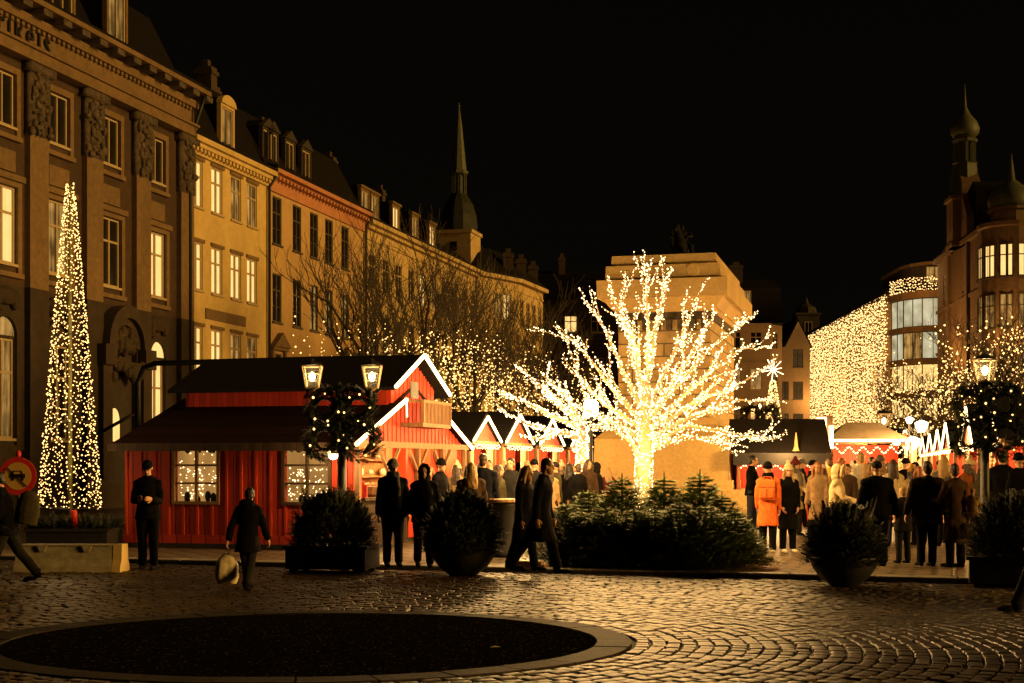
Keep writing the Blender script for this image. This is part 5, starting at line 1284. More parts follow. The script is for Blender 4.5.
def post(name, label, px, D, two=True, z=3.28, gar=True, glab='', rz=0.0, zg=.1, sc_=1.0, seed=1, dx=.53, watts=60, gz=2.66):
    P = Vector(at(px, D, zg)); t = thing(name, label, 'street lamp', P, rz)
    mb = MB(); mb.lathe([(.2, 0), (.2, .06), (.14, .12), (.12, .7), (.14, .74), (.085, .82), (.07, 2.0), (.06, z - .35), (.09, z - .33), (.05, z - .25), (.045, z - .05)], 14)
    mb.build('post', 'black_iron', t, True)
    mb = MB()
    if two:
        for s in (-1, 1): mb.tube([(0, 0, z - .45), (s * dx * .5, 0, z - .52), (s * dx * .95, 0, z - .38), (s * dx, 0, z - .08)], .025, 8)
        mb.bar((-dx, 0, z - .2), (dx, 0, z - .2), .03)
    else: mb.tube([(0, 0, z - .3), (0, 0, z - .06)], .03, 8)
    mb.build('bracket', 'black_iron', t)
    for x in ((-dx, dx) if two else (0,)):
        lantern(t, x, z, 0, sc_)
        if watts: lamp(t.matrix_basis @ Vector((x, 0, z + .22)), watts, (1, .64, .28), .07)
    if gar:
        g = thing('garland', glab, 'garland', P + Vector((0, 0, gz)), rz); rr = random.Random(seed)
        lb = MB()
        for cx_, cz_, q in ((-.29, -.02, .25), (.29, -.02, .25), (-.3, -.58, .26), (.33, -.6, .27)):
            mb = MB(); wreath_mb(mb, lb, (cx_, -.08, cz_), q, rr, .1, 420, 5); mb.build('wreath', 'needle_dark', g)
        mb = MB()
        for i in range(520):
            x = rr.uniform(-.16, .16); needles(mb, (x, -.06 + rr.uniform(-.1, .1), rr.uniform(-.75, .2)), (rr.uniform(-1, 1), rr.uniform(-1, .6), rr.uniform(-1, 1)), rr.uniform(.1, .2), rr, 7, .055, .011)
        for i in range(160):
            x = rr.uniform(-.62, .62); needles(mb, (x, -.05, .27 + .06 * math.cos(x * 7)), (rr.uniform(-1, 1), rr.uniform(-1, .6), rr.uniform(-1, .7)), rr.uniform(.08, .16), rr, 7, .05, .011)
        mb.build('swag', 'needle_dark', g); lb.build('bulbs', 'bulb_warm', g)
    return t
post('street_lamp', 'two-lantern street lamp wrapped in a garland in front of the red hut', 342, 25.2, glab='heavy pine garland of four wreaths on the two-lantern lamp by the hut', seed=3, z=3.0, sc_=.86)
post('street_lamp', 'lone-lantern street lamp with a dark garland at the right edge', 985, 25.0, two=False, z=3.1, glab='heavy pine garland with few bulbs under the right-hand lantern', seed=5, sc_=.85, gz=2.72)
post('street_lamp', 'far street lamp with white lanterns and lit garland beyond the canvas stall', 884, 50, two=False, z=2.9, gz=2.6, glab='garland full of bulbs on the far lamp beyond the canvas stall', seed=6, watts=25, sc_=1.15)
post('street_lamp', 'street lamp with a dark garland rising beyond the dark-roofed stall', 760, 46, two=False, z=3.3, gz=3.2, glab='dark garland basket beyond the dark-roofed stall', seed=7, watts=0, sc_=.9)
# cluster of white globe lamps
gp = thing('globe_lamp', 'cluster of glaring white bowl lamps on a post above the small gabled stall', 'street lamp', at(909, 47, .1))
mb = MB(); mb.lathe([(.14, 0), (.12, .8), (.06, .9), (.05, 3.0)], 12); mb.bar((-.45, 0, 2.5), (.45, 0, 2.95), .04); mb.bar((-.3, 0, 2.4), (.3, 0, 2.4), .04); mb.build('post', 'black_iron', gp)
for x, z, r in ((-.42, 2.45, .2), (.4, 2.9, .22), (.1, 2.35, .24), (0, 3.1, .13)):
    mb = MB(); mb.lathe([(r * .45, -r * .9), (r * .9, -r * .2), (r, r * .5), (r * .8, r * .62), (.03, r * .9)], 14, (x, -.05, z)); mb.build('bowl_lamp', 'lamp_white', gp, True)
lamp(Vector(at(909, 45.8, 2.9)), 600, (1, .56, .2), .2)
# lamp pillar by the left stalls
gp = thing('globe_lamp', 'white drum lamp on a post above the second shining tree', 'street lamp', at(591, 36, .1))
mb = MB(); mb.lathe([(.12, 0), (.1, .8), (.05, .9), (.045, 2.85)], 12); mb.build('post', 'black_iron', gp)
mb = MB(); mb.lathe([(.12, 2.85), (.19, 2.9), (.19, 3.2), (.1, 3.28)], 14); mb.build('drum_lamp', 'lamp_white', gp, True)

# ------------------------------------------------------------------ no-vehicles sign, barrier, bin
t = thing('road_sign', 'round red and yellow no-vehicles sign behind the man at the left edge', 'road sign', at(18, 25.8, .1), R(-3))
mb = MB(); mb.tube([(0, .03, -.02), (0, .03, 1.82)], .03, 10); mb.build('post', 'black_iron', t, True)
def disc(r0, r1, y, mat, nm, par=t, c=(0, 1.43), k=36):
    mb = MB(); mb.prism([(c[0] + r1 * math.cos(6.2832 * i / k), c[1] + r1 * math.sin(6.2832 * i / k)) for i in range(k)], lambda a, b, d: (a, d, b), y, 0); o = mb.build(nm, mat, par); return o
disc(0, .345, -.012, 'sign_red', 'rim'); f = disc(0, .25, -.018, 'sign_yellow', 'face')
mb = MB()
mb.box(-.14, -.026, 1.4, .14, -.0185, 1.47); mb.prism([(-.1, 1.47), (-.07, 1.53), (.07, 1.53), (.1, 1.47), (.085, 1.47), (.06, 1.515), (-.06, 1.515), (-.085, 1.47)], lambda a, b, d: (a, d, b), -.026, -.0185)
for x in (-.11, .07): mb.box(x, -.026, 1.35, x + .045, -.0185, 1.4)
mb.bar((-.19, -.03, 1.58), (.17, -.03, 1.24), .022, .005, (0, 1, 0)); mb.build('car_symbol', 'sign_black', t)
mb = MB(); mb.ell((0, .02, 1.83), (.05, .04, .07), 10, 8); mb.build('finial', 'sign_red', t, True)
D = 22.9; bl = thing('concrete_barrier', 'long low concrete barrier block with pale painted end below the cone of lights', 'barrier', at(72, D, .02), R(-2))
mb = MB(); Lb_ = 1.72
mb.prism([(-.26, 0), (.26, 0), (.24, .09), (.17, .2), (.15, .42), (-.15, .42), (-.17, .2), (-.24, .09)], lambda a, b, d: (d, a, b), -Lb_ / 2, Lb_ / 2 - .14)
for x in (-.42, .3): mb.prism([(x - .08, .42), (x + .08, .42), (x + .04, .33), (x - .04, .33)], lambda a, b, d: (a, d, b), -.195, -.14)
mb.box(-Lb_ / 2 + .05, -.17, .421, Lb_ / 2 - .16, .17, .44)
mb.build('block', 'concrete', bl)
mb = MB(); mb.prism([(-.262, 0), (.262, 0), (.242, .09), (.175, .2), (.155, .445), (-.155, .445), (-.175, .2), (-.242, .09)], lambda a, b, d: (d, a, b), Lb_ / 2 - .138, Lb_ / 2); mb.build('end_cap', 'stucco_yellow', bl)
o = MB(); o.add([(-.05, 0, 0), (0, -.035, .006), (.06, 0, .003), (0, .04, .01)], [(0, 1, 2, 3)]); o = o.build('fallen_leaf', 'canvas_white', None); o.location = (-.16, 13.35, .03); tag(o, 'small pale fallen leaf lying on the dark asphalt island', 'leaf')
t = thing('tall_table', 'tall dark round table with a pale rim between the bowl planter and the couple', 'table', at(503, 25.3, .1))
mb = MB(); mb.lathe([(.26, 0), (.27, .05), (.24, .1), (.27, .9), (.3, .96)], 20); mb.build('body', 'planter_black', t, True)
mb = MB(); mb.lathe([(.3, .965), (.36, .98), (.36, 1.02), (.33, 1.03)], 24); mb.build('tabletop', 'wood_boards', t)

# ------------------------------------------------------------------ people
UPV = Vector((0, 0, 1))
def person(name, label, loc, rz, H=1.72, lean=0.0, legs=((.03, .05), (-.03, .05)), arms=((.05, .12, .15), (.05, .12, .15)), head=(0, 0), coat='black', hem=.78, trousers='black',
           shoes='black', top=('hair', 'hair_brown'), scarf=None, vox=.016, seed=1, girth=1.0, group=None, collar=None, cuffs=True, hoodback=False, longhair=None, cat='person'):
    s = H / 1.75; rr = random.Random(seed); root = thing(name, label, cat, loc, rz, group)
    hipz = .92; Tm = Matrix.Rotation(R(lean), 3, 'X'); piv = Vector((0, 0, .95))
    U = lambda p: piv + Tm @ (Vector(p) - piv)
    LG = []
    for k, (a, b) in enumerate(legs):
        sg = 1 if k == 0 else -1; h = Vector((sg * .09, 0, hipz)); kn = h + Vector((sg * .012, -math.sin(a), -math.cos(a))) * .43
        an = kn + Vector((0, -math.sin(a - b), -math.cos(a - b))) * .42; LG.append((h, kn, an, a - b))
    low = min(l[2].z for l in LG) - .085
    AR = []
    for k, arm in enumerate(arms):
        sw, ab, el = arm[:3]; tw = arm[3] if len(arm) > 3 else 0.0; sg = 1 if k == 0 else -1
        sh = Vector((sg * .17 * girth, 0.005, 1.378)); u = Vector((sg * math.sin(ab), -math.sin(sw) * math.cos(ab), -math.cos(sw) * math.cos(ab)))
        e = sh + u * .29; w_ = Vector((sg * (math.sin(ab) * .6 - tw), -math.sin(sw + el), -math.cos(sw + el))).normalized(); w = e + w_ * .25; AR.append((sh, e, w, w_, sg))
    hr = Matrix.Rotation(R(head[0]), 3, 'Z') @ Matrix.Rotation(R(head[1]), 3, 'X'); hc = Vector((0, -.025, 1.625))
    Hd = lambda p: U(hc + hr @ Vector(p)); hrot = Tm @ hr
    fin = lambda mb: setattr(mb, 'v', [((p[0]) * s, p[1] * s, (p[2] - low) * s) for p in mb.v])
    # body with head and hands
    mb = MB(); g = girth
    mb.loft([(0, .01, .84, .13 * g, .095), (0, .01, .95, .155 * g, .105), (0, .0, 1.08, .135 * g, .095), (0, -.0, 1.27, .155 * g, .11), (0, 0, 1.37, .155 * g, .09), (0, .01, 1.45, .08, .06)], 16)
    mb.v = [tuple(U(p)) if p[2] > .95 else p for p in mb.v]
    mb.tube([U((0, .015, 1.42)), Hd((0, .02, -.05))], [.058, .052], 10)
    mb.ell(Hd((0, .012, .025)), (.074, .094, .098), 14, 10, hrot); mb.ell(Hd((0, -.03, -.05)), (.054, .062, .068), 12, 8, hrot)
    mb.ell(Hd((0, -.055, -.09)), (.026, .028, .024), 8, 6, hrot)
    mb.tube([Hd((0, -.082, .02)), Hd((0, -.105, -.022)), Hd((0, -.088, -.032))], [.009, .014, .01], 8)
    mb.ell(Hd((0, -.084, -.06)), (.022, .014, .009), 8, 6, hrot); mb.ell(Hd((0, -.075, .032)), (.05, .02, .011), 10, 6, hrot)
    for sg in (-1, 1): mb.ell(Hd((sg * .077, .012, -.005)), (.012, .026, .034), 8, 6, hrot)
    for h, kn, an, a in LG: mb.tube([h, kn, an], [.082, .056, .04], 10)
    for sh, e, w, w_, sg in AR:
        mb.tube([U(sh), U(e), U(w)], [.05, .04, .029], 10); mb.ell(U(sh), .05, 10, 8)
        side = w_.cross(Vector((0, -1, 0) if abs(w_.y) < .8 else (0, 0, 1)))
        if side.length < .01: side = Vector((1, 0, 0))
        side = side.normalized(); pal = side.cross(w_).normalized()            # side: thin axis; pal: across the palm
        pc = w + w_ * .055; rot = Matrix((side, pal, w_)).transposed()
        mb.ell(U(pc), (.019, .043, .058), 10, 8, Tm @ rot)
        cin = -side * sg if side.x * sg < 0 else side * -sg
        cin = Vector((-sg, 0, 0)) if True else cin
        for i, (o_, l_) in enumerate(((-.034, .068), (-.012, .08), (.011, .074), (.033, .058))):
            b0 = w + w_ * .095 + pal * o_; m1 = b0 + (w_ * .9 + cin * .35).normalized() * l_ * .55; m2 = m1 + (w_ * .5 + cin * .8).normalized() * l_ * .5
            mb.tube([U(w + w_ * .05 + pal * o_ * .8), U(b0), U(m1), U(m2)], [.0095, .0095, .0088, .0075], 7)
        fr = pal if pal.y < 0 else -pal
        mb.tube([U(w + w_ * .025 + fr * .03), U(w + w_ * .06 + fr * .06 + cin * .01), U(w + w_ * .095 + fr * .062 + cin * .025)], [.012, .0105, .0085], 7)
    fin(mb); me = remesh(mb, 'body', vox * .72, 2); me.materials.append(M['skin']); put('body', me, root)
    mb = MB()
    for sg in (-1, 1): mb.ell(Hd((sg * .03, -.083, .008)), (.0125, .007, .0075), 8, 6, hrot)
    fin(mb); me = mb.mesh('eyes'); me.materials.append(M['eye']); put('eyes', me, root)
    # trousers and shoes
    mb = MB(); mb.loft([(0, .01, .82, .13 * g, .11), (0, .01, .92, .165 * g, .125), (0, .01, 1.0, .155 * g, .12)], 14)
    for h, kn, an, a in LG:
        mb.tube([h, h.lerp(kn, .5), kn, kn.lerp(an, .5), an + Vector((0, 0, -.02))], [.112 * g, .1, .081, .074, .07], 12)
    fin(mb); me = remesh(mb, 'trousers', vox, 3, .007 * s, 11, seed); me.materials.append(cloth(trousers, None)); put('trousers', me, root)
    for h, kn, an, a in LG:
        mb = MB(); d = Vector((0, -math.cos(a * .7), -math.sin(-a * .7) * .0 - max(0, -a) * .5)).normalized(); up = Vector((0, 0, 1))
        z0 = an.z - .045
        mb.ell((an.x, an.y + .01, z0 + .0), (.044, .06, .05), 10, 8); q = Vector((an.x, an.y, z0 - .012)) + d * .11; mb.ell(q, (.046, .1, .036), 12, 8); q2 = q + d * .075; mb.ell(q2 + Vector((0, 0, -.004)), (.04, .05, .028), 10, 6)
        mb.tube([an + Vector((0, 0, .05)), (an.x, an.y + .005, z0)], [.055, .05], 10)
        fin(mb); me = remesh(mb, 'shoe', vox * .8, 2); me.materials.append(cloth(shoes, None)); put('shoe', me, root)
    # coat
    mb = MB(); st_ = max(abs(l[1].y) for l in LG) * .6
    rings = [(0, .01, hem, .2 * g + .02, .155 + (st_ if hem < .7 else .0))]
    if hem < .7: rings.append((0, .01, (hem + .95) / 2, .195 * g, .15 + st_ * .4))
    rings += [(0, .01, .96, .185 * g, .145), (0, .0, 1.1, .17 * g, .135), (0, 0, 1.27, .192 * g, .15), (0, .005, 1.36, .19 * g, .13), (0, .012, 1.425, .155 * g, .1), (0, .015, 1.475, .1, .085), (0, .012, 1.51, .08, .078)]
    mb.loft(rings, 18); mb.v = [tuple(U(p)) if p[2] > .95 else p for p in mb.v]
    for sh, e, w, w_, sg in AR:
        mb.tube([U(sh + Vector((-sg * .03, 0, .0))), U(sh.lerp(e, .5)), U(e), U(e.lerp(w, .6)), U(w + w_ * .012)], [.074 * g, .072, .065, .058, .052], 12); mb.ell(U(sh), .07 * g, 10, 8); mb.tube([U((sg * .02, .014, 1.462)), U((sg * .09, .012, 1.43)), U(sh + Vector((-sg * .005, 0, .004)))], [.06, .064, .069 * g], 10)
    if hoodback: mb.ell(U((0, .1, 1.47)), (.13, .075, .09), 12, 8)
    fin(mb); me = remesh(mb, 'coat', vox, 2, .017 * s, 9, seed + 3); me.materials.append(cloth(coat, None)); put('coat', me, root)
    if collar: mb = MB(); mb.tube([U((.085 * math.cos(t_ * .524), -.0 + .075 * math.sin(t_ * .524), 1.5 + .015 * math.sin(t_ * .524))) for t_ in range(13)], .03, 8, False); fin(mb); me = remesh(mb, 'collar', vox * .7, 1); me.materials.append(cloth(collar, None)); put('collar', me, root)
    if scarf:
        mb = MB(); mb.loft([(0, .005, 1.44, .13, .115), (0, .0, 1.5, .12, .115), (0, -.005, 1.56, .1, .1)], 14); mb.v = [tuple(U(p)) for p in mb.v]; mb.tube([U((.05, -.11, 1.46)), U((.06, -.165, 1.3)), U((.055, -.17, 1.15))], [.04, .05, .045], 8)
        fin(mb); me = remesh(mb, 'scarf', vox * .8, 2, .008, 20, seed); me.materials.append(cloth(scarf, None)); put('scarf', me, root)
    kind, tm = top; mb = MB(); tmat = M[tm] if tm in M else cloth(tm, None)
    if kind == 'hair' or longhair:
        hm = M[longhair] if longhair else tmat; hb = MB()
        hb.ell(Hd((0, .024, .038)), (.083, .099, .098), 14, 10, hrot); hb.ell(Hd((0, .055, -.02)), (.072, .06, .085), 12, 8, hrot)
        if longhair or tm.endswith('_long'):
            hb.loft([(0, 0, -.36, .09, .03), (0, 0, -.25, .115, .045), (0, 0, -.1, .1, .06), (0, 0, .04, .085, .06), (0, 0, .1, .04, .04)], 12)
            k = len(hb.v) - 60; hb.v[k:] = [tuple(Hd((p[0], p[1] + .085 + max(0, -p[2]) * .1, p[2]))) for p in hb.v[k:]]
            for sg in (-1, 1): hb.tube([Hd((sg * .075, .0, .05)), Hd((sg * .092, -.01, -.08)), Hd((sg * .1, -.03, -.24))], [.03, .034, .02], 8)
        fin(hb); me = remesh(hb, 'hair', vox * .8, 1, .008, 26, seed); me.materials.append(hm); put('hair', me, root)
    if kind == 'beanie':
        mb.ell(Hd((0, .018, .06)), (.088, .106, .098), 14, 10, hrot); mb.tube([Hd((.086 * math.cos(t_ * .524), .016 + .103 * math.sin(t_ * .524), .045 + .012 * math.sin(t_ * .524))) for t_ in range(13)], .02, 8, False)
        fin(mb); me = remesh(mb, 'hat', vox * .7, 1, .004, 30, seed); me.materials.append(tmat); put('hat', me, root)
    if kind == 'pompom':
        mb.ell(Hd((0, .018, .062)), (.09, .108, .1), 14, 10, hrot); mb.tube([Hd((.087 * math.cos(t_ * .524), .016 + .104 * math.sin(t_ * .524), .045)) for t_ in range(13)], .024, 8, False); mb.ell(Hd((0, .03, .18)), .045, 10, 8)
        fin(mb); me = remesh(mb, 'hat', vox * .7, 1, .005, 30, seed); me.materials.append(tmat); put('hat', me, root)
    if kind == 'cap':
        mb.ell(Hd((0, .018, .055)), (.088, .106, .085), 14, 10, hrot); mb.ell(Hd((0, -.1, .055)), (.07, .06, .012), 12, 6, hrot)
        fin(mb); me = remesh(mb, 'hat', vox * .7, 1); me.materials.append(tmat); put('hat', me, root)
    if kind == 'hood':
        mb.ell(Hd((0, .05, .015)), (.108, .118, .135), 16, 12, hrot); mb.tube([Hd((.088 * math.sin(t_ * .524), -.055, .02 + .115 * math.cos(t_ * .524))) for t_ in range(13)], .022, 8, False); mb.ell(Hd((0, .05, -.1)), (.11, .1, .09), 12, 8, hrot)
        fin(mb); me = remesh(mb, 'hood', vox * .8, 1, .007, 16, seed); me.materials.append(tmat); put('hood', me, root)
    root['_h'] = H
    return root, (lambda p: root.matrix_basis @ Vector((p[0] * s, p[1] * s, (p[2] - low) * s))), AR, U
def gp_(px, yf, z=.1): return at(px, (CZ - z) * F / (yf - HZ), z)
STAND = ((.04, .04), (-.03, .06)); WALK = ((.42, .1), (-.38, .35)); STEP = ((.22, .08), (-.2, .25))
HANG = ((.06, .14, .2), (.02, .14, .25)); POCK = ((-.12, .2, .75, .35), (-.12, .2, .75, .35)); PHONE = ((.25, .12, 1.5, .45), (.25, .12, 1.55, .5)); HOLD = ((.1, .15, 1.2, .3), (.05, .14, .3))
# -- front row
person('person', 'man in dark jacket and cap reading his phone before the red hut', gp_(148, 569, .03), R(4), 1.76, 3, STAND, PHONE, (0, 26), 'black', .8, 'black', 'charcoal', ('cap', 'black'), None, .011, 2, collar='tan')
w1 = person('person', 'child-sized walker in dark parka striding with a white carrier bag in front of the hut', gp_(248, 590, .03), R(172), 1.43, 6, ((.4, .1), (-.34, .3)), ((-.3, .3, .2), (.35, .25, .2)), (8, 4), 'black', .68, 'charcoal', 'black', ('hair', 'hair_black'), None, .011, 4, hoodback=True)
person('person', 'hunched man in dark clothes walking out at the left edge', gp_(6, 585, .03), R(-80), 1.64, 9, ((.3, .05), (-.4, .3)), ((.2, .1, .7), (-.2, .12, .5)), (0, 10), 'black', .78, 'charcoal', 'black', ('hair', 'hair_black'), None, .011, 5)
person('person', 'man in grey beanie and dark jacket on the kerb before the hut counter', gp_(393, 566), R(12), 1.70, 0, ((.03, .03), (-.04, .05)), ((.05, .15, .25), (.05, .16, .3)), (14, 4), 'black', .8, 'charcoal', 'black', ('beanie', 'grey'), 'grey', .011, 6, girth=1.08)
person('person', 'bearded man in hooded black parka stepping along the kerb beside the beanie man', gp_(424, 567), R(8), 1.63, 2, ((.12, .04), (-.16, .22)), POCK, (-6, 6), 'black', .76, 'black', 'black', ('hood', 'black'), None, .011, 7, girth=1.05)
person('person', 'woman with very long fair hair in brown fur coat behind the left bowl', at(471, 23.9, .1), R(190), 1.66, 0, STAND, HANG, (0, 4), 'brown', .5, 'black', 'black', ('hair', 'hair_blond'), None, .012, 8, longhair='hair_blond', girth=1.12)
person('person', 'tall man with cropped hair in long dark coat seen from behind beside the tall table', at(483, 25.6, .1), R(170), 1.82, 0, STAND, HANG, (-6, 0), 'navy', .62, 'charcoal', 'black', ('hair', 'hair_brown'), None, .012, 9, girth=1.1)
person('person', 'fair-haired woman in long black coat walking close behind the striding man', gp_(524, 570), R(60), 1.62, 4, ((.2, .05), (-.2, .2)), HANG, (0, 8), 'black', .45, 'black', 'black', ('hair', 'hair_blond'), None, .011, 10, longhair='hair_blond')
person('person', 'dark-haired man in long black overcoat striding to the right past the spruces', gp_(541, 573), R(72), 1.76, 7, ((.3, .05), (-.42, .22)), ((.12, .1, .25), (-.1, .1, .3)), (10, 0), 'black', .5, 'black', 'black', ('hair', 'hair_black'), None, .011, 11)
ow = person('person', 'woman in bright orange coat and black hat seen from behind right of the spruces', gp_(768, 553), R(165), 1.66, 0, STAND, ((.05, .1, .5), (.0, .1, .35)), (-14, 0), 'orange', .52, 'black', 'white', ('beanie', 'black'), 'black', .011, 12)
person('person', 'woman in long black coat and fair bobble hat facing the orange coat', gp_(788, 552), R(10), 1.62, 0, STAND, POCK, (-12, 2), 'black', .45, 'black', 'white', ('pompom', 'cream'), None, .011, 13, longhair='hair_blond')
person('person', 'person in cream hooded jumper reaching forward with one arm behind the right bowl', at(836, 24.3, .1), R(62), 1.62, 4, STAND, ((.2, .15, .3), (.75, .05, .55)), (0, 4), 'cream', .82, 'black', 'black', ('hood', 'cream'), None, .011, 14)
person('person', 'broad man in dark bomber jacket and trousers seen from behind right of the bowl', gp_(877, 566), R(182), 1.68, 0, STAND, ((.02, .26, .3), (.0, .26, .3)), (0, 0), 'black', .84, 'black', 'black', ('cap', 'charcoal'), None, .011, 15, girth=1.22)
person('person', 'fair-haired child in dark jacket holding something in front, back to the camera', gp_(903, 563), R(196), 1.26, 0, STAND, ((.1, .2, 1.2, .2), (.1, .2, 1.2, .2)), (10, 0), 'charcoal', .72, 'charcoal', 'black', ('hair', 'hair_blond'), None, .011, 16, girth=1.1)
person('person', 'stout person in quilted dark puffer jacket seen from behind beside the child', gp_(927, 566), R(184), 1.68, 0, ((.05, .04), (.02, .06)), ((.05, .24, .2), (.05, .24, .2)), (6, 0), 'puffer', .7, 'black', 'black', ('hair', 'hair_brown'), None, .011, 17, girth=1.32)
person('person', 'woman in long brown coat carrying a small child, back to the camera', gp_(955, 567), R(205), 1.64, 0, STAND, ((.4, .2, 1.4, .1), (.3, .2, 1.3, .3)), (-20, 4), 'brown', .4, 'black', 'black', ('hair', 'hair_brown'), None, .011, 18, girth=1.1)
ch = person('person', 'small child in a pink knitted hat carried in the arms of the brown-coated woman', Vector(gp_(970, 567)) + Vector((0, -.12, .58)), R(150), .74, 4, ((.9, .7), (.9, .7)), ((.6, .2, .9), (.6, .2, .9)), (0, 0), 'tan', .76, 'tan', 'brown', ('beanie', 'pink'), None, .011, 19, girth=1.15)
person('person', 'person in dark trousers stepping in from the right edge in the foreground', at(1043, 16.8, .03), R(-84), 1.74, 5, ((.5, .06), (-.36, .35)), HANG, (0, 0), 'black', .78, 'charcoal', 'black', ('hair', 'hair_brown'), None, .012, 20)
# things they carry
mb = MB(); mb.loft([(0, 0, 0, .13, .06), (0, 0, .1, .17, .09), (0, 0, .25, .16, .08), (0, 0, .36, .1, .045), (0, 0, .42, .03, .02)], 12); mb.tube([(.05, 0, .36), (.02, 0, .5), (-.03, 0, .5), (-.05, 0, .36)], .012, 6)
o = put('carrier_bag', remesh(mb, 'carrier_bag', .014, 1, .02, 10, 3), None); o.data.materials.append(M['plastic_bag'])
p = w1[1](w1[2][0][2] + w1[2][0][3] * .1); p = w1[1](w1[3](w1[2][0][2] + w1[2][0][3] * .12)); o.location = p - Vector((0, 0, .5)); tag(o, 'crumpled white carrier bag hanging from the hand of the striding walker', 'bag')
mb = MB(); mb.box(-.15, 0, 0, .15, .12, .36); mb.box(-.12, .12, .04, .12, .16, .2); mb.tube([(-.08, .02, .36), (-.08, -.02, .42), (.08, -.02, .42), (.08, .02, .36)], .014, 6)
b_ = thing('backpack', 'orange-brown backpack worn by the woman in the orange coat', 'backpack', ow[1]((0, .13, 1.03)), R(165))
put('bag_body', remesh(mb, 'bag_body', .014, 3), b_).data.materials.append(cloth('orange', None))
mb = MB(); mb.box(-.155, .03, .22, .155, .135, .235); mb.box(-.02, .158, .06, .02, .168, .2); mb.build('straps', 'cloth_rust', b_)
for sg in (-1, 1): mb = MB(); mb.tube([(sg * .1, .01, .34), (sg * .11, -.12, .42), (sg * .12, -.27, .3), (sg * .12, -.26, .05), (sg * .12, 0, .02)], .015, 6); mb.build('shoulder_strap', 'cloth_rust', b_)
mb = MB(); mb.loft([(0, 0, 0, .15, .06), (0, 0, .12, .16, .075), (0, 0, .26, .12, .05)], 14); mb.tube([(-.1, 0, .25), (-.07, 0, .42), (.07, 0, .42), (.1, 0, .25)], .012, 6)
o = put('handbag', remesh(mb, 'handbag', .014, 2), None); o.data.materials.append(M['dark_boards']); o.location = Vector(gp_(967, 568)) + Vector((.0, -.05, .46)); tag(o, 'dark handbag hanging beside the brown-coated woman with the child', 'handbag')
mb = MB(); mb.loft([(0, 0, 0, .16, .08), (0, 0, .2, .18, .1), (0, 0, .42, .14, .08), (0, 0, .48, .06, .04)], 12)
o = put('backpack', remesh(mb, 'backpack', .016, 3), None); o.data.materials.append(M['cloth_olive']); P_ = Vector(gp_(6, 585, .03)); o.location = P_ + Vector((.27, .02, .86)); o.rotation_euler = (0, R(9), 0); tag(o, 'olive backpack on the hunched man at the left edge', 'backpack')

# -- the crowd behind: a few figures, copied and dressed differently
PR = []
cfg = [(1.76, STAND, HANG, ('hair', 'hair_brown'), .78, None), (1.66, STAND, POCK, ('hair', 'hair_blond'), .55, 'hair_blond'), (1.74, STEP, HANG, ('beanie', 'grey'), .76, None), (1.64, STAND, HOLD, ('pompom', 'cream'), .6, 'hair_brown'),
       (1.78, STAND, HOLD, ('cap', 'black'), .8, None), (1.68, STEP, POCK, ('hood', 'olive'), .72, None), (1.72, STAND, PHONE, ('hair', 'hair_black'), .8, None), (1.62, STAND, HANG, ('hair', 'hair_red'), .5, 'hair_red')]
def dress(r_, coat, hat, trs):
    for c in r_.children:
        n = c.name.split('.')[0]; m = {'coat': cloth(coat, None), 'hat': M['cloth_' + hat] if 'cloth_' + hat in M else None, 'hood': cloth(coat, None), 'trousers': cloth(trs, None)}.get(n)
        if n == 'hair' and hat.startswith('hair'): m = M[hat]
        if m: c.material_slots[0].link = 'OBJECT'; c.material_slots[0].material = m
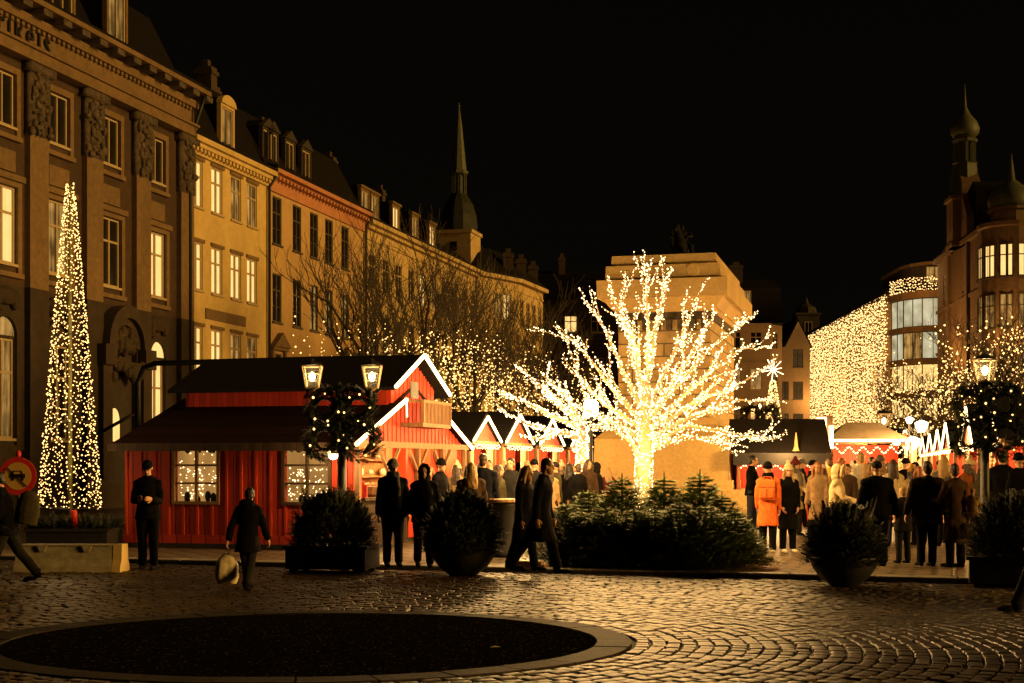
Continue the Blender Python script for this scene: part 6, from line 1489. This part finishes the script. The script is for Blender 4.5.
crowd = [  # px, depth, facing, figure, coat, hat or hair, label
    (440, 27.5, 60, 2, 'black', 'black', 'person in black beanie turned right behind the hooded parka man'), (456, 28.5, 150, 3, 'tan', 'cream', 'woman in tan coat and pale bobble hat behind the fair-haired fur coat'),
    (489, 31.0, -5, 6, 'black', 'hair_black', 'dark-haired man facing the camera behind the tall cropped man'), (498, 28.0, 60, 7, 'olive', 'hair_brown', 'brown-haired woman in olive coat leaning by the tall table'), (511, 29.5, -20, 0, 'charcoal', 'hair_black', 'dark-haired man in charcoal coat facing the lane behind the tall table'),
    (534, 33.0, 160, 2, 'charcoal', 'black', 'person in dark beanie just behind the striding overcoat man'), (547, 36.0, 140, 4, 'navy', 'navy', 'capped person in navy beneath the last red stall peak'), (556, 34.0, 190, 2, 'olive', 'charcoal', 'person in olive coat and dark beanie left of the second lit trunk'),
    (569, 35.0, 170, 1, 'black', 'hair_black', 'long-haired person in black right in front of the second lit trunk'), (578, 33.5, 200, 0, 'black', 'hair_brown', 'broad dark coat seen from behind over the leftmost spruce'), (588, 34.5, 20, 7, 'brown', 'hair_brown', 'person in brown coat beside the broad dark coat over the spruces'), (596, 36.0, -60, 5, 'charcoal', 'black', 'hooded person in charcoal close to the monument base'),
    (527, 38.0, 10, 1, 'tan', 'hair_blond', 'fair-haired woman in tan facing the camera before the third stall'), (562, 40.0, -30, 3, 'rust', 'white', 'woman in rust coat and white hat far down the left lane'), (519, 41.0, 185, 5, 'black', 'black', 'hooded dark figure far down the left lane'),
    (602, 41.0, 15, 6, 'grey', 'hair_black', 'dark-haired person in grey at the left foot of the monument'),
    (812, 31.5, 80, 4, 'black', 'black', 'capped person in black facing right left of the cream jumper'), (823, 34.0, 175, 3, 'cream', 'white', 'woman in cream coat and white hat behind the cream jumper'), (848, 31.0, -40, 0, 'brown', 'hair_brown', 'brown-coated man in the crowd between the jumper and the bomber jacket'),
    (861, 31.5, 200, 0, 'white', 'hair_blond', 'fair-haired man in very pale coat behind the bomber jacket'), (872, 36.0, 10, 6, 'charcoal', 'hair_black', 'dark-haired man facing the camera deep in the right crowd'), (893, 28.5, 175, 1, 'cream', 'hair_brown', 'long brown-haired woman in cream jacket behind the fair child'),
    (906, 34.0, 150, 2, 'black', 'black', 'person in black beanie turned away above the fair child'), (915, 37.0, -20, 5, 'black', 'black', 'hooded figure in black behind the puffer jacket'), (919, 29.0, 190, 7, 'rust', 'hair_red', 'red-haired woman in rust coat right behind the puffer jacket'),
    (940, 31.0, 160, 4, 'charcoal', 'charcoal', 'capped person in charcoal between the puffer jacket and the brown coat'), (950, 33.0, 20, 1, 'mustard', 'hair_brown', 'woman in mustard coat facing the camera under the broadest glowing peak'), (983, 28.2, 150, 5, 'olive', 'olive', 'hooded person in olive standing alone left of the right box planter'),
    (1002, 27.0, 170, 0, 'black', 'hair_black', 'dark man half hidden by the right box planter'), (1020, 26.0, 200, 2, 'black', 'black', 'person in black beanie at the far right edge behind the box planter'),
    (832, 42.0, 10, 7, 'wine', 'hair_brown', 'woman in wine-red coat far back before the canvas stall'), (801, 37.0, 100, 2, 'navy', 'grey', 'person in navy and grey beanie by the glowing light boxes'), (885, 43.0, 175, 3, 'black', 'cream', 'woman in black and cream bobble hat far back beneath the garland'), (855, 45.0, -10, 4, 'green', 'black', 'capped man in green far back at the canvas stall'),
    (930, 44.0, 30, 6, 'brown', 'hair_black', 'dark-haired person in brown far along the right row'), (900, 47.0, 170, 0, 'tan', 'hair_blond', 'fair-haired person in tan beneath the small gabled stall'), (965, 37.0, 120, 2, 'charcoal', 'wine', 'person in wine-red beanie at the counter of the broad-peaked stall'), (752, 35.5, 170, 6, 'black', 'hair_black', 'dark-haired customer at the dark-roofed stall beside the monument'),
    (795, 33.0, 20, 3, 'cream', 'wine', 'woman in cream coat and dark red bobble hat right of the black-coated woman'), (818, 29.5, -30, 7, 'tan', 'hair_red', 'red-haired woman in tan coat facing the camera left of the cream jumper'),
    (829, 38.0, 200, 0, 'mustard', 'hair_brown', 'brown-haired man in mustard coat behind the reaching jumper'), (852, 38.5, 15, 3, 'pink', 'white', 'woman in pink coat and white bobble hat deep in the right crowd'), (867, 29.5, 60, 5, 'tan', 'tan', 'hooded person in tan between the bowl planter and the bomber jacket'),
    (888, 37.5, 10, 6, 'white', 'hair_black', 'dark-haired person in white jacket facing the camera beyond the bomber jacket'), (912, 31.5, 190, 3, 'cream', 'mustard', 'person in cream coat and mustard bobble hat between child and puffer jacket'), (935, 36.5, 30, 7, 'cream', 'hair_blond', 'blonde woman in cream facing the camera beneath the right-row peaks'),
    (944, 28.5, 170, 1, 'grey', 'hair_blond', 'fair-haired woman in grey coat just behind the brown coat'), (970, 31.0, 20, 3, 'rust', 'cream', 'woman in rust coat and cream bobble hat near the right lantern post'), (992, 33.0, -20, 0, 'tan', 'hair_brown', 'brown-haired man in tan facing the camera beside the right lantern post'),
    (480, 32.5, 20, 7, 'cream', 'hair_brown', 'woman in cream coat under the second red stall peak'), (505, 35.0, 200, 3, 'mustard', 'cream', 'person in mustard coat and cream bobble hat in the left lane'), (430, 29.5, -10, 7, 'rust', 'hair_red', 'red-haired woman in rust at the hut counter behind the beanie man'),
    (549, 32.0, 175, 3, 'tan', 'wine', 'person in tan coat and dark red bobble hat beyond the striding man'), (574, 38.5, 0, 6, 'cream', 'hair_brown', 'person in cream facing the camera beneath the second lit tree'), (608, 38.0, 190, 1, 'wine', 'hair_blond', 'fair-haired woman in wine-red beside the monument steps'),
    (842, 35.0, 185, 1, 'white', 'hair_red', 'red-haired woman in white jacket behind the reaching cream jumper'), (880, 33.0, -15, 2, 'tan', 'grey', 'grey-beanie person in tan facing the camera behind the bomber jacket')]
trs = ['black', 'denim', 'charcoal', 'black']
for i, (px, D, fz, k, ct_, ht, lab) in enumerate(crowd):
    if i % 2 and 150 < fz < 205 and not any(q in lab for q in ('behind', 'turned', 'long', 'foot')): fz -= 105 if i % 4 == 1 else -100
    fst = next((q for q in PR if q[0] == k), None)
    if fst is None:
        c = cfg[k]; r_ = person('person', lab, at(px, D, .1), R(fz), c[0], 1, c[1], c[2], ((i * 37) % 40 - 20, 3), 'black', c[4], 'black', 'black', c[3], 'grey' if k == 3 else None, .017, 40 + k, longhair=c[5])[0]; PR.append((k, r_))
    else:
        r_ = copy_tree(fst[1]); r_.location = at(px, D, .1); r_.rotation_euler = (0, 0, R(fz)); r_['label'] = lab
        q = 1 + ((i * 53) % 9 - 4) * .018; r_.scale = (q, q, q)
    dress(r_, ct_, ht, trs[i % 4]); r_['group'] = 'people in the market crowd'
for o in list(bpy.data.objects):
    if '_h' in o: del o['_h']
    if o.name.split('.')[0] in ('fairy_lights', 'bulbs'): o['kind'] = 'stuff'
# the glow of the big light displays, and added lamps without a source
for px, D, z, wv in ((0, 0, 0, 0), (425, 58, 4.5, 260), (470, 62, 4.5, 260), (515, 68, 4.5, 260), (948, 68, 5, 500), (985, 60, 5, 400), (1015, 66, 6, 500)):
    if D: lamp(at(px, D - 2, z), wv, (1, .5, .13), .5)
for x, y, z, wv in ((35.0, 148, 9, 800), (35.6, 166, 9, 800), (28, 136, 8, 1700), (36.6, 132, 19, 900), (32, 117, 9, 3200), (36, 103, 10, 1500)): lamp((x, y, z), wv, (1, .46, .13), .6)  # curtain glow first, then added lamps brightening the beige house and domed building

bpy.data.objects.remove(WO); bpy.data.scenes.remove(WS)
bpy.data.batch_remove([m for m in bpy.data.meshes if m.users == 0])
# ------------------------------------------------------------------ light, sky, camera
SUNDIR = Vector((.9, -.29, .18)).normalized()                            # towards the glow of the lamps behind the camera
el = math.asin(SUNDIR.z); az = math.atan2(SUNDIR.x, SUNDIR.y)
sd = bpy.data.lights.new('street_glow', 'SUN'); sd.energy = 2.9; sd.angle = R(14); sd.color = (1, .54, .12)
so = bpy.data.objects.new('street_glow', sd); col.objects.link(so); so.rotation_euler = (-SUNDIR).to_track_quat('-Z', 'Y').to_euler(); so.location = SUNDIR * 60
w = bpy.data.worlds.new('World'); scn.world = w; w.use_nodes = True; n = w.node_tree.nodes; l = w.node_tree.links
bg = n['Background']; sky = n.new('ShaderNodeTexSky'); sky.sky_type = 'NISHITA'; sky.sun_disc = False; sky.sun_elevation = el; sky.sun_rotation = az
mx = n.new('ShaderNodeMix'); mx.data_type = 'RGBA'; mx.blend_type = 'MULTIPLY'; mx.inputs[0].default_value = 1.0
hs = n.new('ShaderNodeHueSaturation'); hs.inputs['Saturation'].default_value = .0
l.new(sky.outputs[0], hs.inputs['Color']); l.new(hs.outputs[0], mx.inputs[6]); mx.inputs[7].default_value = (1, .74, .42, 1); l.new(mx.outputs[2], bg.inputs[0]); bg.inputs[1].default_value = .0007
cam = bpy.data.cameras.new('camera'); co = bpy.data.objects.new('camera', cam); col.objects.link(co)
co.location = (0, 0, CZ); co.rotation_euler = (R(90), 0, 0); cam.sensor_width = 36; cam.lens = 36 * F / 1024; cam.shift_y = (HZ - 341.5) / 1024; cam.clip_end = 3000; cam.clip_start = .1
scn.camera = co
scn.view_settings.view_transform = 'Standard'; scn.view_settings.look = 'None'; scn.view_settings.exposure = 0
scn.cycles.use_denoising = True; scn.cycles.max_bounces = 6; scn.cycles.diffuse_bounces = 3; scn.cycles.glossy_bounces = 3; scn.cycles.transparent_max_bounces = 12
scn.cycles.sample_clamp_indirect = 4.0; scn.cycles.caustics_reflective = False; scn.cycles.caustics_refractive = False
